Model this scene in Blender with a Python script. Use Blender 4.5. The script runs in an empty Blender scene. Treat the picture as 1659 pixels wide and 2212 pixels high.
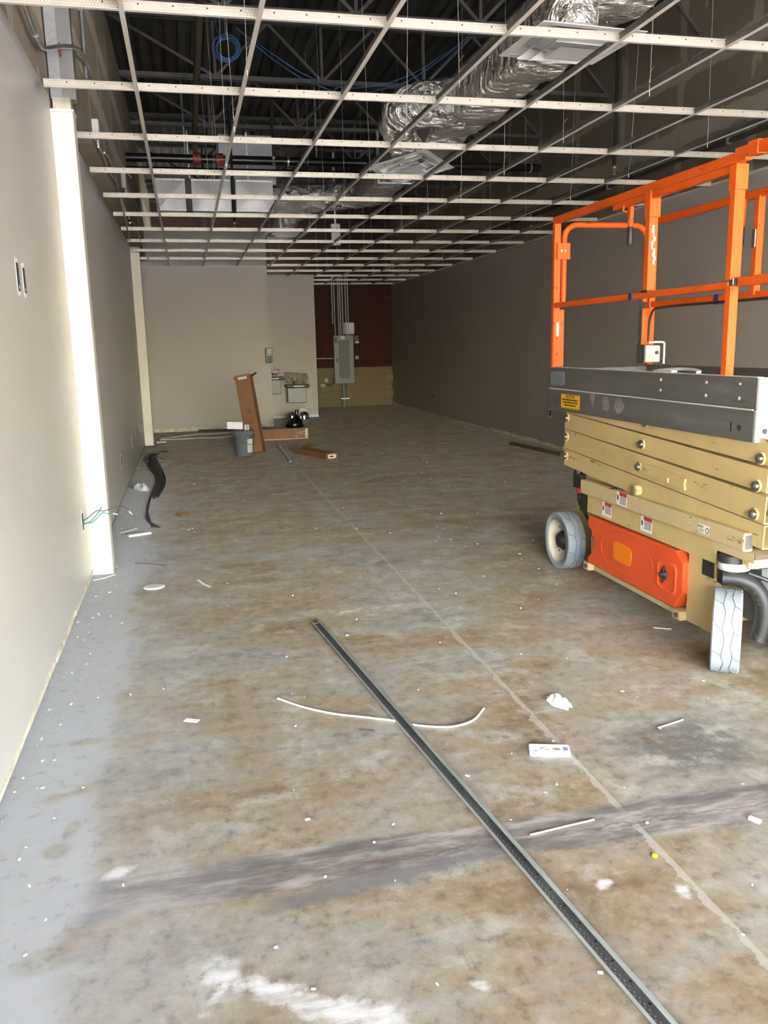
import bpy, bmesh, math, random
from mathutils import Vector, Matrix
random.seed(7)
scene = bpy.context.scene
COL = scene.collection
PI = math.pi

# ------------------------------------------------------------------ camera
H_EYE = 1.5725
cam_d = bpy.data.cameras.new('camera')
cam = bpy.data.objects.new('camera', cam_d)
COL.objects.link(cam)
cam_d.sensor_fit = 'VERTICAL'
cam_d.sensor_height = 36.0
cam_d.lens = 1805.56 / 2212.0 * 36.0
cam_d.clip_start = 0.05
cam_d.clip_end = 500
cr = Vector((0.97355669, -0.22740681, -0.02176029))
cu = Vector((0.06557601, 0.18694685, 0.98017889))
cf = Vector((0.21883134, 0.95568667, -0.19691579))
m3 = Matrix((cr, cu, -cf)).transposed()
cam.matrix_world = Matrix.Translation((0, 0, H_EYE)) @ m3.to_4x4()
scene.camera = cam

# ------------------------------------------------------------------ sky, sun, exposure
world = bpy.data.worlds.new('world')
scene.world = world
world.use_nodes = True
wn = world.node_tree
wn.nodes.clear()
wo = wn.nodes.new('ShaderNodeOutputWorld')
wb = wn.nodes.new('ShaderNodeBackground')
sk = wn.nodes.new('ShaderNodeTexSky')
sk.sky_type = 'NISHITA'
sk.sun_disc = False
sk.sun_elevation = math.radians(58)
sk.sun_rotation = math.radians(200)
sk.dust_density = 3.0
sk.air_density = 1.3
wb.inputs['Strength'].default_value = 0.70
hs = wn.nodes.new('ShaderNodeHueSaturation')
hs.inputs['Saturation'].default_value = 1.0
wn.links.new(sk.outputs['Color'], hs.inputs['Color'])
wn.links.new(hs.outputs['Color'], wb.inputs['Color'])
wn.links.new(wb.outputs['Background'], wo.inputs['Surface'])

sun_d = bpy.data.lights.new('sun', 'SUN')
sun = bpy.data.objects.new('sun', sun_d)
COL.objects.link(sun)
sun_d.energy = 7.5
sun_d.color = (1.0, 0.95, 0.88)
sun_d.angle = math.radians(0.6)
# sun stands high outside the shop front (towards -Y): its light lands on the pavement
sun.rotation_euler = Vector((0.30, 0.50, -1.45)).to_track_quat('-Z', 'Y').to_euler()

# sky portal in the open shop front: guides the sampling of the sky, gives no light itself
por_d = bpy.data.lights.new('shopfront_portal', 'AREA')
por = bpy.data.objects.new('shopfront_portal', por_d)
COL.objects.link(por)
por_d.shape = 'RECTANGLE'
por_d.size = 5.9
por_d.size_y = 3.2
por_d.cycles.is_portal = True
por.location = (2.26, -1.48, 1.6)
por.rotation_euler = (PI / 2, 0, PI)   # looks into the room (+Y)

vs = scene.view_settings
vs.view_transform = 'Standard'
vs.look = 'None'
vs.gamma = 1.0
vs.use_curve_mapping = False
vs.exposure = 3.62
try:
    scene.cycles.use_denoising = True
    scene.cycles.max_bounces = 6
    scene.cycles.diffuse_bounces = 4
    scene.cycles.glossy_bounces = 3
    scene.cycles.use_adaptive_sampling = True
    scene.cycles.adaptive_threshold = 0.12
    scene.cycles.sample_clamp_indirect = 8.0
    scene.cycles.caustics_reflective = False
    scene.cycles.caustics_refractive = False
except Exception:
    pass

# ------------------------------------------------------------------ helpers
class MB:
    """collects faces; build() links them as one mesh object"""
    def __init__(s):
        s.v = []; s.f = []; s.s = []
    def add(s, vs_, fs, smooth=False):
        o = len(s.v)
        s.v += [tuple(p) for p in vs_]
        for f in fs:
            s.f.append(tuple(o + i for i in f)); s.s.append(smooth)
        return s
    def box(s, x0, x1, y0, y1, z0, z1):
        return s.add([(x0,y0,z0),(x1,y0,z0),(x1,y1,z0),(x0,y1,z0),(x0,y0,z1),(x1,y0,z1),(x1,y1,z1),(x0,y1,z1)],
                     [(0,3,2,1),(4,5,6,7),(0,1,5,4),(1,2,6,5),(2,3,7,6),(3,0,4,7)])
    def obox(s, c, size, rot):
        c = Vector(c); hx, hy, hz = [d / 2 for d in size]
        vs_ = [c + rot @ Vector((a*hx, b*hy, d*hz)) for d in (-1,1) for a, b in ((-1,-1),(1,-1),(1,1),(-1,1))]
        return s.add(vs_, [(0,3,2,1),(4,5,6,7),(0,1,5,4),(1,2,6,5),(2,3,7,6),(3,0,4,7)])
    def bar(s, p, q, w, h, up=(0,0,1)):
        p = Vector(p); q = Vector(q); d = (q - p).normalized(); up = Vector(up)
        x = d.cross(up)
        if x.length < 1e-4: x = d.cross(Vector((1,0,0)))
        x.normalize(); u = x.cross(d).normalized()
        vs_ = [e + a*x*w/2 + b*u*h/2 for e in (p, q) for a, b in ((-1,-1),(1,-1),(1,1),(-1,1))]
        return s.add(vs_, [(0,3,2,1),(4,5,6,7),(0,1,5,4),(1,2,6,5),(2,3,7,6),(3,0,4,7)])
    def hollow(s, p, q, w, h, t, up=(0,0,1)):
        p = Vector(p); q = Vector(q); d = (q - p).normalized(); up = Vector(up)
        x = d.cross(up).normalized(); u = x.cross(d).normalized()
        vs_ = []
        for e in (p, q):
            for k in (0, t):
                vs_ += [e + a*x*(w/2-k) + b*u*(h/2-k) for a, b in ((-1,-1),(1,-1),(1,1),(-1,1))]
        fs = []
        for i in range(4):
            j = (i+1) % 4
            fs += [(i,j,8+j,8+i), (4+j,4+i,12+i,12+j), (i,4+i,4+j,j), (8+i,8+j,12+j,12+i)]
        return s.add(vs_, fs)
    def tube(s, pts, r, n=8, caps=True, closed=False, flat=1.0):
        pts = [Vector(p) for p in pts]; m = len(pts); rings = []
        ref = None
        for i, p in enumerate(pts):
            if closed: d = pts[(i+1) % m] - pts[i-1]
            else: d = pts[min(i+1, m-1)] - pts[max(i-1, 0)]
            if d.length < 1e-9: d = Vector((0,0,1))
            d.normalize()
            if ref is None:
                ref = d.cross(Vector((0,0,1)))
                if ref.length < 1e-3: ref = d.cross(Vector((1,0,0)))
            ref = (ref - d * ref.dot(d))
            if ref.length < 1e-6: ref = d.cross(Vector((0,1,0)))
            ref.normalize()
            b = d.cross(ref)
            rr = r[i] if isinstance(r, (list, tuple)) else r
            rings.append([p + ref*rr*math.cos(2*PI*k/n) + b*rr*flat*math.sin(2*PI*k/n) for k in range(n)])
        vs_ = [v for ring in rings for v in ring]; fs = []
        for i in range(m if closed else m-1):
            a = i*n; c = ((i+1) % m)*n
            for k in range(n):
                l = (k+1) % n
                fs.append((a+k, a+l, c+l, c+k))
        s.add(vs_, fs, True)
        if caps and not closed:
            s.add(rings[0], [tuple(range(n))[::-1]]); s.add(rings[-1], [tuple(range(n))])
        return s
    def cyl(s, p, q, r, n=16, r2=None):
        return s.tube([p, q], [r, r if r2 is None else r2], n)
    def lathe(s, prof, c=(0,0,0), axis=(0,0,1), n=24, smooth=True):
        c = Vector(c); a = Vector(axis).normalized()
        x = a.cross(Vector((0,0,1)))
        if x.length < 1e-3: x = Vector((1,0,0))
        x.normalize(); y = a.cross(x)
        vs_ = [c + a*h + x*r*math.cos(2*PI*k/n) + y*r*math.sin(2*PI*k/n) for r, h in prof for k in range(n)]
        fs = []
        for i in range(len(prof)-1):
            for k in range(n):
                l = (k+1) % n
                fs.append((i*n+k, i*n+l, (i+1)*n+l, (i+1)*n+k))
        return s.add(vs_, fs, smooth)
    def prism(s, poly, axis, a, b):
        n = len(poly)
        def P(u, w, t): return {'x': (t,u,w), 'y': (u,t,w), 'z': (u,w,t)}[axis]
        vs_ = [P(u,w,a) for u,w in poly] + [P(u,w,b) for u,w in poly]
        fs = [tuple(range(n))[::-1], tuple(range(n, 2*n))] + [(i,(i+1)%n,n+(i+1)%n,n+i) for i in range(n)]
        return s.add(vs_, fs)
    def build(s, name, material, parent=None, bevel=0, seg=2, loc=None, merge=False):
        off = Vector((0,0,0))
        if parent is not None:
            r = parent
            while r.parent: r = r.parent
            off = Vector(r.location)
        if loc is not None: off = Vector(loc)
        me = bpy.data.meshes.new(name)
        me.from_pydata([(x-off.x, y-off.y, z-off.z) for x, y, z in s.v], [], s.f)
        bm = bmesh.new(); bm.from_mesh(me)
        if merge: bmesh.ops.remove_doubles(bm, verts=bm.verts, dist=1e-5)
        bmesh.ops.recalc_face_normals(bm, faces=bm.faces)
        bm.to_mesh(me); bm.free()
        if len(me.polygons) == len(s.s):
            me.polygons.foreach_set('use_smooth', s.s)
        me.materials.append(material)
        o = bpy.data.objects.new(name, me)
        COL.objects.link(o)
        if loc is not None: o.location = loc
        if parent is not None: o.parent = parent
        if bevel:
            b = o.modifiers.new('edge', 'BEVEL'); b.width = bevel; b.segments = seg
            b.limit_method = 'ANGLE'; b.angle_limit = math.radians(40)
        return o

def tag(o, label=None, cat=None, group=None, kind=None):
    if label: o['label'] = label
    if cat: o['category'] = cat
    if group: o['group'] = group
    if kind: o['kind'] = kind
    return o
def empty(name, loc, label=None, cat=None, group=None, kind=None):
    o = bpy.data.objects.new(name, None); COL.objects.link(o); o.location = loc
    o.empty_display_size = 0.1
    return tag(o, label, cat, group, kind)
def inst(src, name, parent=None, loc=(0,0,0), rot=None, scale=None):
    o = bpy.data.objects.new(name, src.data); COL.objects.link(o); o.location = loc
    if rot is not None: o.rotation_euler = rot
    if scale is not None: o.scale = scale
    if parent is not None: o.parent = parent
    return o
def copy_tree(o, parent=None):
    c = o.copy(); COL.objects.link(c); c.parent = parent
    for ch in list(o.children): copy_tree(ch, c)
    return c
def text(name, body, size, origin, right, up, material, parent, depth=0.0004, align='CENTER'):
    cu_ = bpy.data.curves.new(name, 'FONT'); cu_.body = body; cu_.size = size
    cu_.align_x = align; cu_.align_y = 'CENTER'; cu_.extrude = depth; cu_.resolution_u = 3
    cu_.materials.append(material)
    tmp = bpy.data.objects.new(name, cu_); COL.objects.link(tmp)
    bpy.context.view_layer.update()
    me_ = bpy.data.meshes.new_from_object(tmp.evaluated_get(bpy.context.evaluated_depsgraph_get()))
    bpy.data.objects.remove(tmp); bpy.data.curves.remove(cu_)
    o = bpy.data.objects.new(name, me_); COL.objects.link(o)
    r = Vector(right).normalized(); u = Vector(up).normalized(); n = r.cross(u)
    rm = Matrix((r, u, n)).transposed().to_4x4()
    off = Vector((0,0,0))
    if parent is not None:
        t = parent
        while t.parent: t = t.parent
        off = Vector(t.location); o.parent = parent
    o.matrix_local = Matrix.Translation(Vector(origin) - off) @ rm
    return o
def spline(pts, k=6):
    pts = [Vector(p) for p in pts]; out = []
    n = len(pts)
    for i in range(n-1):
        p0 = pts[max(i-1,0)]; p1 = pts[i]; p2 = pts[i+1]; p3 = pts[min(i+2,n-1)]
        for j in range(k):
            t = j/k
            out.append(0.5*((2*p1) + (p2-p0)*t + (2*p0-5*p1+4*p2-p3)*t*t + (-p0+3*p1-3*p2+p3)*t**3))
    out.append(pts[-1])
    return out

# ------------------------------------------------------------------ materials
class NT:
    def __init__(s, name):
        s.m = bpy.data.materials.new(name); s.m.use_nodes = True
        s.t = s.m.node_tree; s.t.nodes.clear()
        s.o = s.t.nodes.new('ShaderNodeOutputMaterial')
        s.b = s.t.nodes.new('ShaderNodeBsdfPrincipled')
        s.t.links.new(s.b.outputs[0], s.o.inputs['Surface'])
        s.tc = s.t.nodes.new('ShaderNodeTexCoord')
    def L(s, a, b):
        s.t.links.new(a, b)
    def setin(s, sock, v):
        if hasattr(v, 'node'): s.t.links.new(v, sock)
        elif isinstance(v, (tuple, list)) and len(v) == 3 and sock.type == 'RGBA': sock.default_value = (*v, 1)
        else: sock.default_value = v
    def math(s, op, a, b=None, c=None, clamp=False):
        n = s.t.nodes.new('ShaderNodeMath'); n.operation = op; n.use_clamp = clamp
        s.setin(n.inputs[0], a)
        if b is not None: s.setin(n.inputs[1], b)
        if c is not None: s.setin(n.inputs[2], c)
        return n.outputs[0]
    def mapping(s, scale=(1,1,1), loc=(0,0,0), rot=(0,0,0), src=None):
        n = s.t.nodes.new('ShaderNodeMapping')
        s.L(src if src is not None else s.tc.outputs['Object'], n.inputs['Vector'])
        n.inputs['Scale'].default_value = scale; n.inputs['Location'].default_value = loc; n.inputs['Rotation'].default_value = rot
        return n.outputs[0]
    def noise(s, scale, detail=4, rough=.55, vec=None, dist=0, out='Fac'):
        n = s.t.nodes.new('ShaderNodeTexNoise')
        s.L(vec if vec is not None else s.tc.outputs['Object'], n.inputs['Vector'])
        n.inputs['Scale'].default_value = scale; n.inputs['Detail'].default_value = detail
        n.inputs['Roughness'].default_value = rough; n.inputs['Distortion'].default_value = dist
        return n.outputs[out]
    def voronoi(s, scale, vec=None, feature='F1', out='Distance', rnd=1):
        n = s.t.nodes.new('ShaderNodeTexVoronoi'); n.feature = feature
        s.L(vec if vec is not None else s.tc.outputs['Object'], n.inputs['Vector'])
        n.inputs['Scale'].default_value = scale; n.inputs['Randomness'].default_value = rnd
        return n.outputs[out]
    def ramp(s, fac, stops, interp='LINEAR'):
        n = s.t.nodes.new('ShaderNodeValToRGB'); n.color_ramp.interpolation = interp
        e = n.color_ramp.elements
        while len(e) < len(stops): e.new(.5)
        for el, (p, c) in zip(e, stops):
            el.position = p; el.color = (*c, 1) if len(c) == 3 else c
        s.L(fac, n.inputs[0]); return n.outputs[0]
    def step(s, v, a, b):   # smooth 0..1 from a to b
        n = s.t.nodes.new('ShaderNodeMapRange'); n.interpolation_type = 'SMOOTHSTEP'
        s.setin(n.inputs['Value'], v)
        n.inputs['From Min'].default_value = min(a,b); n.inputs['From Max'].default_value = max(a,b)
        n.inputs['To Min'].default_value = 0 if a < b else 1; n.inputs['To Max'].default_value = 1 if a < b else 0
        return n.outputs[0]
    def mix(s, f, a, b, mode='MIX'):
        n = s.t.nodes.new('ShaderNodeMix'); n.data_type = 'RGBA'; n.blend_type = mode
        s.setin(n.inputs[0], f); s.setin(n.inputs[6], a); s.setin(n.inputs[7], b)
        return n.outputs[2]
    def sep(s, v=None):
        n = s.t.nodes.new('ShaderNodeSeparateXYZ'); s.L(v if v is not None else s.tc.outputs['Object'], n.inputs[0]); return n.outputs
    def bump(s, h, strength=.2, dist=.01):
        n = s.t.nodes.new('ShaderNodeBump'); n.inputs['Strength'].default_value = strength; n.inputs['Distance'].default_value = dist
        s.L(h, n.inputs['Height']); s.L(n.outputs[0], s.b.inputs['Normal'])
    def out(s, col=None, rough=None, metal=None, spec=None):
        if col is not None: s.setin(s.b.inputs['Base Color'], col)
        if rough is not None: s.setin(s.b.inputs['Roughness'], rough)
        if metal is not None: s.setin(s.b.inputs['Metallic'], metal)
        if spec is not None: s.setin(s.b.inputs['Specular IOR Level'], spec)
        return s.m

def srgb(r, g, b):
    f = lambda c: (c/255/12.92) if c/255 <= .04045 else ((c/255+.055)/1.055)**2.4
    return (f(r), f(g), f(b))
def mat(name, col, rough=.5, metal=0.0, var=.12, scale=6.0, bump=0.0, bscale=60, spec=.5):
    n = NT(name)
    f = n.noise(scale, 3, .6)
    lo = tuple(c*(1-var) for c in col); hi = tuple(min(1, c*(1+var)) for c in col)
    c = n.ramp(f, [(.3, lo), (.7, hi)])
    if bump: n.bump(n.noise(bscale, 3), bump, .004)
    return n.out(c, rough, metal, spec)
def worn(name, col, chip, rough=.42, amount=.62, metal=0.0, scale=9, dirt=(.16,.13,.1), dirt_amt=.35, spec=.5):
    """paint with scuffs that show CHIP and brownish grime"""
    n = NT(name)
    c = n.ramp(n.noise(3, 5), [(.3, tuple(x*.9 for x in col)), (.7, tuple(min(1,x*1.07) for x in col))])
    g = n.step(n.noise(5, 8, .7), .52, .8)
    c = n.mix(n.math('MULTIPLY', g, dirt_amt), c, dirt)
    k = n.step(n.noise(scale, 9, .75, n.mapping((1, .35, 1.6))), amount, amount+.03)
    c = n.mix(k, c, chip)
    n.bump(n.noise(80, 2), .05, .002)
    return n.out(c, rough, metal, spec)

C = {}
C['paint_grey'] = None
def wall_paint(name, col, rough):
    n = NT(name)
    c = n.ramp(n.noise(.8, 2), [(.3, tuple(x*.97 for x in col)), (.7, tuple(x*1.03 for x in col))])
    sc = n.step(n.noise(2.2, 4, .7), .66, .72)
    c = n.mix(n.math('MULTIPLY', sc, .10), c, (.62,.6,.57))
    n.bump(n.noise(120, 1), .08, .002)
    return n.out(c, rough)
WALLC = (.60, .56, .51)
C['wall'] = wall_paint('greige_wall_paint', WALLC, .36)
C['wall_r'] = wall_paint('greige_wall_paint_flat', (.535,.49,.43), .5)
C['wall_dark'] = wall_paint('wall_paint_flat_darkened', (.39, .35, .31), .5)  # darkened copy of the wall paint for the right wall
C['cream'] = mat('cream_column_paint', (.88,.82,.70), .45, var=.03)
C['raw_edge'] = mat('raw_board_edge', (.70,.64,.5), .8, var=.25, scale=14)
C['gap'] = mat('dark_gap', (.05,.045,.04), .9)

def drywall(name, vert='Y', pitch=1.22, seams=(3.66, 4.3), base0=(.165,.137,.092), base1=(.205,.172,.118), tape=(.36,.315,.24)):
    """bare board: grey-brown paper, pale taped joints and filled screw rows"""
    n = NT(name)
    X, Y, Z = n.sep()
    U = {'X': X, 'Y': Y}[vert]
    base = n.ramp(n.noise(1.1, 5), [(.3, base0), (.7, base1)])
    wob = n.math('MULTIPLY', n.math('SUBTRACT', n.noise(2.3, 4), .5), .16)
    um = n.math('ABSOLUTE', n.math('SUBTRACT', n.math('PINGPONG', n.math('ADD', n.math('ADD', U, 100*pitch), wob), pitch/2), 0))
    band = n.math('MULTIPLY', n.step(um, .075, .05), n.step(n.noise(3.1, 5), .36, .44))
    core = n.step(um, .03, .02)
    j = n.math('MULTIPLY', band, .75)
    for z in seams:
        d = n.math('ABSOLUTE', n.math('SUBTRACT', n.math('ADD', Z, wob), z))
        j = n.math('MAXIMUM', j, n.math('MULTIPLY', n.step(d, .11, .08), .8))
    # mud over screws
    vec = n.mapping((2.46, 2.46, 1.9))
    sp = n.voronoi(1.0, vec, rnd=.25)
    spots = n.math('MULTIPLY', n.step(sp, .13, .10), .7)
    j = n.math('MAXIMUM', j, spots)
    c = n.mix(j, base, tape)
    c = n.mix(n.math('MULTIPLY', core, n.math('MULTIPLY', band, .35)), c, (.27,.235,.175))
    n.bump(n.noise(60, 1), .08, .003)
    return n.out(c, .85)
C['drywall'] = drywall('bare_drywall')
C['drywall_l'] = drywall('bare_drywall_brightened', base0=(.34,.285,.20), base1=(.42,.355,.255), tape=(.66,.58,.45))  # left upper board in brighter colour, making up for its grazing light
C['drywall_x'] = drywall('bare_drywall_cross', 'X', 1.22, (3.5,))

# ---- floor
FLG = 0.63
def floor_mat():
    n = NT('stained_concrete')
    X, Y, Z = n.sep()
    w1 = n.noise(1.3, 4, .6); w2 = n.noise(4.5, 5, .65); w3 = n.noise(17, 4, .7); w4 = n.noise(75, 2, .7)
    streak = n.noise(2.0, 5, .65, n.mapping((.45, 1.4, 1)))
    c = n.ramp(n.math('ADD', n.math('MULTIPLY', w1, .45), n.math('MULTIPLY', streak, .55)),
               [(.36, (.135,.13,.12)), (.45, (.285,.265,.23)), (.53, (.27,.215,.145)), (.62, (.18,.122,.062))])
    c = n.mix(n.math('MULTIPLY', n.step(w2, .54, .72), .62), c, (.17,.112,.058))
    c = n.mix(n.math('MULTIPLY', n.step(w2, .48, .34), .7), c, (.40,.385,.35))
    c = n.mix(n.math('MULTIPLY', n.step(w3, .50, .70), .62), c, (.10,.082,.062))
    c = n.mix(n.math('MULTIPLY', n.step(w3, .50, .32), .38), c, (.42,.39,.34))
    c = n.mix(n.math('MULTIPLY', n.step(w4, .56, .74), .35), c, (.13,.115,.1))
    # trowelled dark repair bands across the slab
    wob = n.math('MULTIPLY', n.math('SUBTRACT', w2, .5), .13)
    fine = n.math('MULTIPLY', n.math('SUBTRACT', w3, .5), .05)
    yy = n.math('ADD', n.math('ADD', Y, wob), fine)
    def band(y0, half, soft, x_slope=0.0):
        d = n.math('ABSOLUTE', n.math('SUBTRACT', n.math('ADD', yy, n.math('MULTIPLY', X, x_slope)), y0))
        return n.step(d, half+soft, half-soft)
    bs = n.noise(6.5, 4, .7, n.mapping((.5, 2, 1)))
    dark = n.ramp(bs, [(.34, (.085,.078,.08)), (.48, (.17,.155,.15)), (.62, (.36,.325,.30))])
    b1 = n.math('MULTIPLY', band(2.31, .10, .018, .018), n.step(X, -.62, -.45))
    c = n.mix(n.math('MULTIPLY', b1, .9), c, dark)
    b1b = n.math('MULTIPLY', n.math('MULTIPLY', band(2.13, .035, .02, -.12), n.step(X, .05, .2)), n.step(X, 1.0, .7))
    c = n.mix(n.math('MULTIPLY', b1b, .8), c, (.15,.14,.145))
    crack = n.math('MULTIPLY', band(2.29, .004, .003, .018), n.step(X, .3, .5))
    c = n.mix(n.math('MULTIPLY', crack, .7), c, (.14,.09,.06))
    pale = n.ramp(bs, [(.3, (.2,.2,.205)), (.7, (.42,.41,.40))])
    b2 = n.math('MULTIPLY', band(6.25, .15, .07, -.02), n.step(w1, .36, .55))
    c = n.mix(n.math('MULTIPLY', b2, .65), c, pale)
    b3 = n.math('MULTIPLY', band(4.75, .05, .04), n.math('MULTIPLY', n.step(X, .6, .8), n.step(X, 1.6, 1.3)))
    c = n.mix(n.math('MULTIPLY', b3, n.step(w3, .45, .6)), c, (.52,.5,.46))
    # filled joint running into the depth
    wx = n.math('MULTIPLY', n.math('SUBTRACT', w2, .5), .075)
    dj = n.math('ABSOLUTE', n.math('SUBTRACT', n.math('ADD', X, wx), 1.345))
    jw = n.math('MULTIPLY_ADD', w2, .07, -.024)
    jm = n.math('MULTIPLY', n.math('LESS_THAN', dj, jw), n.step(Y, 12.5, 10.0))
    brk = n.step(streak, .36, .42)
    c = n.mix(n.math('MULTIPLY', n.math('MULTIPLY', jm, brk), .6), c, (.44,.41,.385))
    # sheet-rock dust swept along the left wall, with bare prints in it
    ed = n.math('ADD', X, n.math('ADD', n.math('MULTIPLY', n.math('SUBTRACT', w1, .5), .34), n.math('MULTIPLY', n.math('SUBTRACT', w2, .5), .12)))
    dust = n.step(ed, -.30, -.47)
    dust2 = n.math('MULTIPLY', n.step(ed, .18, -.45), .38)
    dust = n.math('MAXIMUM', dust, dust2)
    dust = n.math('MULTIPLY', dust, n.step(Y, 13.5, 9))
    def ell(cx, cy, rx, ry, a, soft=.3, warp=1.6):
        v = n.mapping((1,1,1), (-cx, -cy, 0))
        v2 = n.t.nodes.new('ShaderNodeVectorRotate'); v2.rotation_type = 'Z_AXIS'; n.L(v, v2.inputs['Vector']); v2.inputs['Angle'].default_value = -a
        x, y, z = n.sep(v2.outputs[0])
        r = n.math('SQRT', n.math('ADD', n.math('POWER', n.math('ABSOLUTE', n.math('DIVIDE', x, rx)), 2), n.math('POWER', n.math('ABSOLUTE', n.math('DIVIDE', y, ry)), 2)))
        r = n.math('ADD', r, n.math('MULTIPLY', n.math('SUBTRACT', n.math('ADD', n.math('MULTIPLY', w3, .7), n.math('MULTIPLY', w2, .3)), .5), warp))
        return n.step(r, 1+soft, 1-soft)
    prints = None
    for cx, cy, rx, ry, a in ((-.505,2.60,.045,.045,0),(-.475,2.72,.025,.06,-.3),(-.56,2.94,.05,.035,.3),(-.43,3.0,.09,.04,.4),(-.46,2.09,.09,.05,.3),(-.50,3.38,.08,.035,0)):
        e = ell(cx, cy, rx, ry, a)
        prints = e if prints is None else n.math('MAXIMUM', prints, e)
    dust = n.math('MULTIPLY', dust, n.math('SUBTRACT', 1.0, n.math('MULTIPLY', prints, .6)))
    scf = n.step(w3, .55, .68)
    dcol = n.mix(n.math('MULTIPLY', scf, .5), (.42,.425,.45), (.26,.255,.255))
    c = n.mix(n.math('MULTIPLY', dust, .88), c, dcol)
    # joint-compound smears and splats
    sm = None
    for cx, cy, rx, ry, a in ((.16,1.79,.13,.028,-.62),(.27,1.72,.10,.03,-.45),(.345,1.695,.028,.022,0),(-.01,1.93,.035,.03,.4),(-.03,1.845,.04,.012,.9),(-.30,2.43,.04,.018,.5),(1.10,2.0,.022,.014,.4),(1.30,1.91,.014,.024,0),(.61,1.72,.02,.010,-.7)):
        e = ell(cx, cy, rx*1.15, ry*1.25, a, .55, 3.6)
        sm = e if sm is None else n.math('MAXIMUM', sm, e)
    c = n.mix(n.math('MULTIPLY', sm, n.math('MULTIPLY_ADD', n.step(bs, .35, .6), .6, .25)), c, (.66,.66,.67))
    # fine drips of paint
    v1 = n.voronoi(7, n.mapping((1,1,0))); k1 = n.voronoi(7, n.mapping((1,1,0)), out='Color')
    kx, ky, kz = n.sep(k1)
    d1 = n.math('MULTIPLY', n.math('LESS_THAN', n.math('ADD', v1, n.math('MULTIPLY', w4, .06)), n.math('MULTIPLY_ADD', kx, .07, .01)), n.math('GREATER_THAN', ky, .62))
    c = n.mix(n.math('MULTIPLY', d1, .8), c, (.66,.65,.62))
    c = n.mix(1.0, c, (FLG*1.03, FLG*.975, FLG*.93), 'MULTIPLY')
    n.bump(n.math('ADD', n.math('MULTIPLY', w3, .6), n.math('MULTIPLY', w4, .4)), .18, .004)
    rg = n.math('ADD', n.math('MULTIPLY', w2, .35), .30)
    rg = n.math('MAXIMUM', rg, n.math('MULTIPLY', dust, .75))
    n.b.inputs['Diffuse Roughness'].default_value = 1.0
    return n.out(c, rg, 0, .4)
C['floor'] = floor_mat()

C['galv'] = mat('galvanised_steel', (.52,.53,.53), .38, .85, var=.15, scale=18)
C['tee_web'] = mat('zinc_coated_tee', (.17,.165,.15), .4, .6, var=.25, scale=30)
C['tee_cap'] = mat('white_tee_capping', (.70,.64,.56), .45, 0, var=.04)
def perforated():
    n = NT('perforated_main_tee')
    X, Y, Z = n.sep()
    row = n.math('FLOOR', n.math('DIVIDE', Z, .011))
    u = n.math('ADD', n.math('DIVIDE', X, .014), n.math('MULTIPLY', row, .5))
    fu = n.math('SUBTRACT', n.math('FRACT', n.math('ADD', u, 200.0)), .5)
    fw = n.math('SUBTRACT', n.math('FRACT', n.math('DIVIDE', Z, .011)), .5)
    r = n.math('SQRT', n.math('ADD', n.math('POWER', n.math('ABSOLUTE', fu), 2), n.math('POWER', n.math('ABSOLUTE', fw), 2)))
    inb = n.math('MULTIPLY', n.math('GREATER_THAN', Z, .011), n.math('LESS_THAN', Z, .033))
    dot = n.math('MULTIPLY', n.step(r, .34, .24), inb)
    # service holes
    sx = n.math('SUBTRACT', n.math('FRACT', n.math('DIVIDE', n.math('ADD', X, 200.05), .1524)), .5)
    zz = n.math('DIVIDE', n.math('SUBTRACT', Z, .029), .0035)
    hr = n.math('SQRT', n.math('ADD', n.math('POWER', n.math('ABSOLUTE', n.math('DIVIDE', sx, .03)), 2), n.math('POWER', n.math('ABSOLUTE', zz), 2)))
    hole = n.step(hr, 1.1, .9)
    c = n.ramp(n.noise(20, 4), [(.3, (.47,.42,.34)), (.7, (.56,.50,.41))])
    c = n.mix(n.math('MULTIPLY', dot, .7), c, (.90,.84,.72))
    c = n.mix(hole, c, (.03,.03,.03))
    n.bump(dot, .5, .002)
    return n.out(c, .38, .35)
C['perf'] = perforated()
C['wire'] = mat('hanger_wire_steel', (.55,.52,.47), .4, .7)
C['deck'] = mat('painted_roof_deck', (.042,.040,.035), .6, .2, var=.2, scale=3)
C['joist'] = mat('grey_primed_steel', (.062,.058,.05), .6, .3, var=.2, scale=8)
C['black_pipe'] = mat('black_steel_pipe', (.018,.017,.016), .3, .3, var=.2)
C['rust_pipe'] = mat('brown_steel_pipe', (.10,.065,.04), .6, .3, var=.3)
C['brass'] = mat('brass', (.55,.42,.22), .3, .9)
C['red_fit'] = mat('red_fitting', (.25,.03,.02), .5)
def foil():
    n = NT('crinkled_foil_wrap')
    f1 = n.noise(9, 4, .65, n.mapping((1, 2.2, 1)), 1.2); f2 = n.voronoi(6, n.mapping((1.2, 2.4, 1)), 'F1')
    c = n.ramp(n.noise(2.5, 5), [(.3, (.50,.475,.43)), (.7, (.68,.645,.59))])
    X, Y, Z = n.sep()
    st = n.math('MULTIPLY', n.step(n.noise(4, 6, .7, n.mapping((3, .6, 3))), .63, .70), .5)
    c = n.mix(st, c, (.30,.10,.08))
    n.bump(n.math('ADD', f1, n.math('MULTIPLY', f2, .9)), 1.0, .05)
    return n.out(c, .24, .8)
C['foil'] = foil()
C['sheet'] = mat('duct_sheet_metal', (.36,.355,.335), .36, .8, var=.18, scale=2.5)
C['duct_strap'] = mat('dark_duct_mastic', (.08,.08,.075), .7)
C['white_metal'] = mat('white_enamel', (.80,.79,.76), .4, 0, var=.03)
C['blue'] = mat('blue_data_cable', (.03,.11,.27), .5)
C['emt'] = mat('grey_conduit', (.36,.38,.37), .4, .7, var=.15)
C['mc'] = mat('armoured_cable', (.50,.47,.42), .4, .7, var=.2, scale=40)
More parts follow.
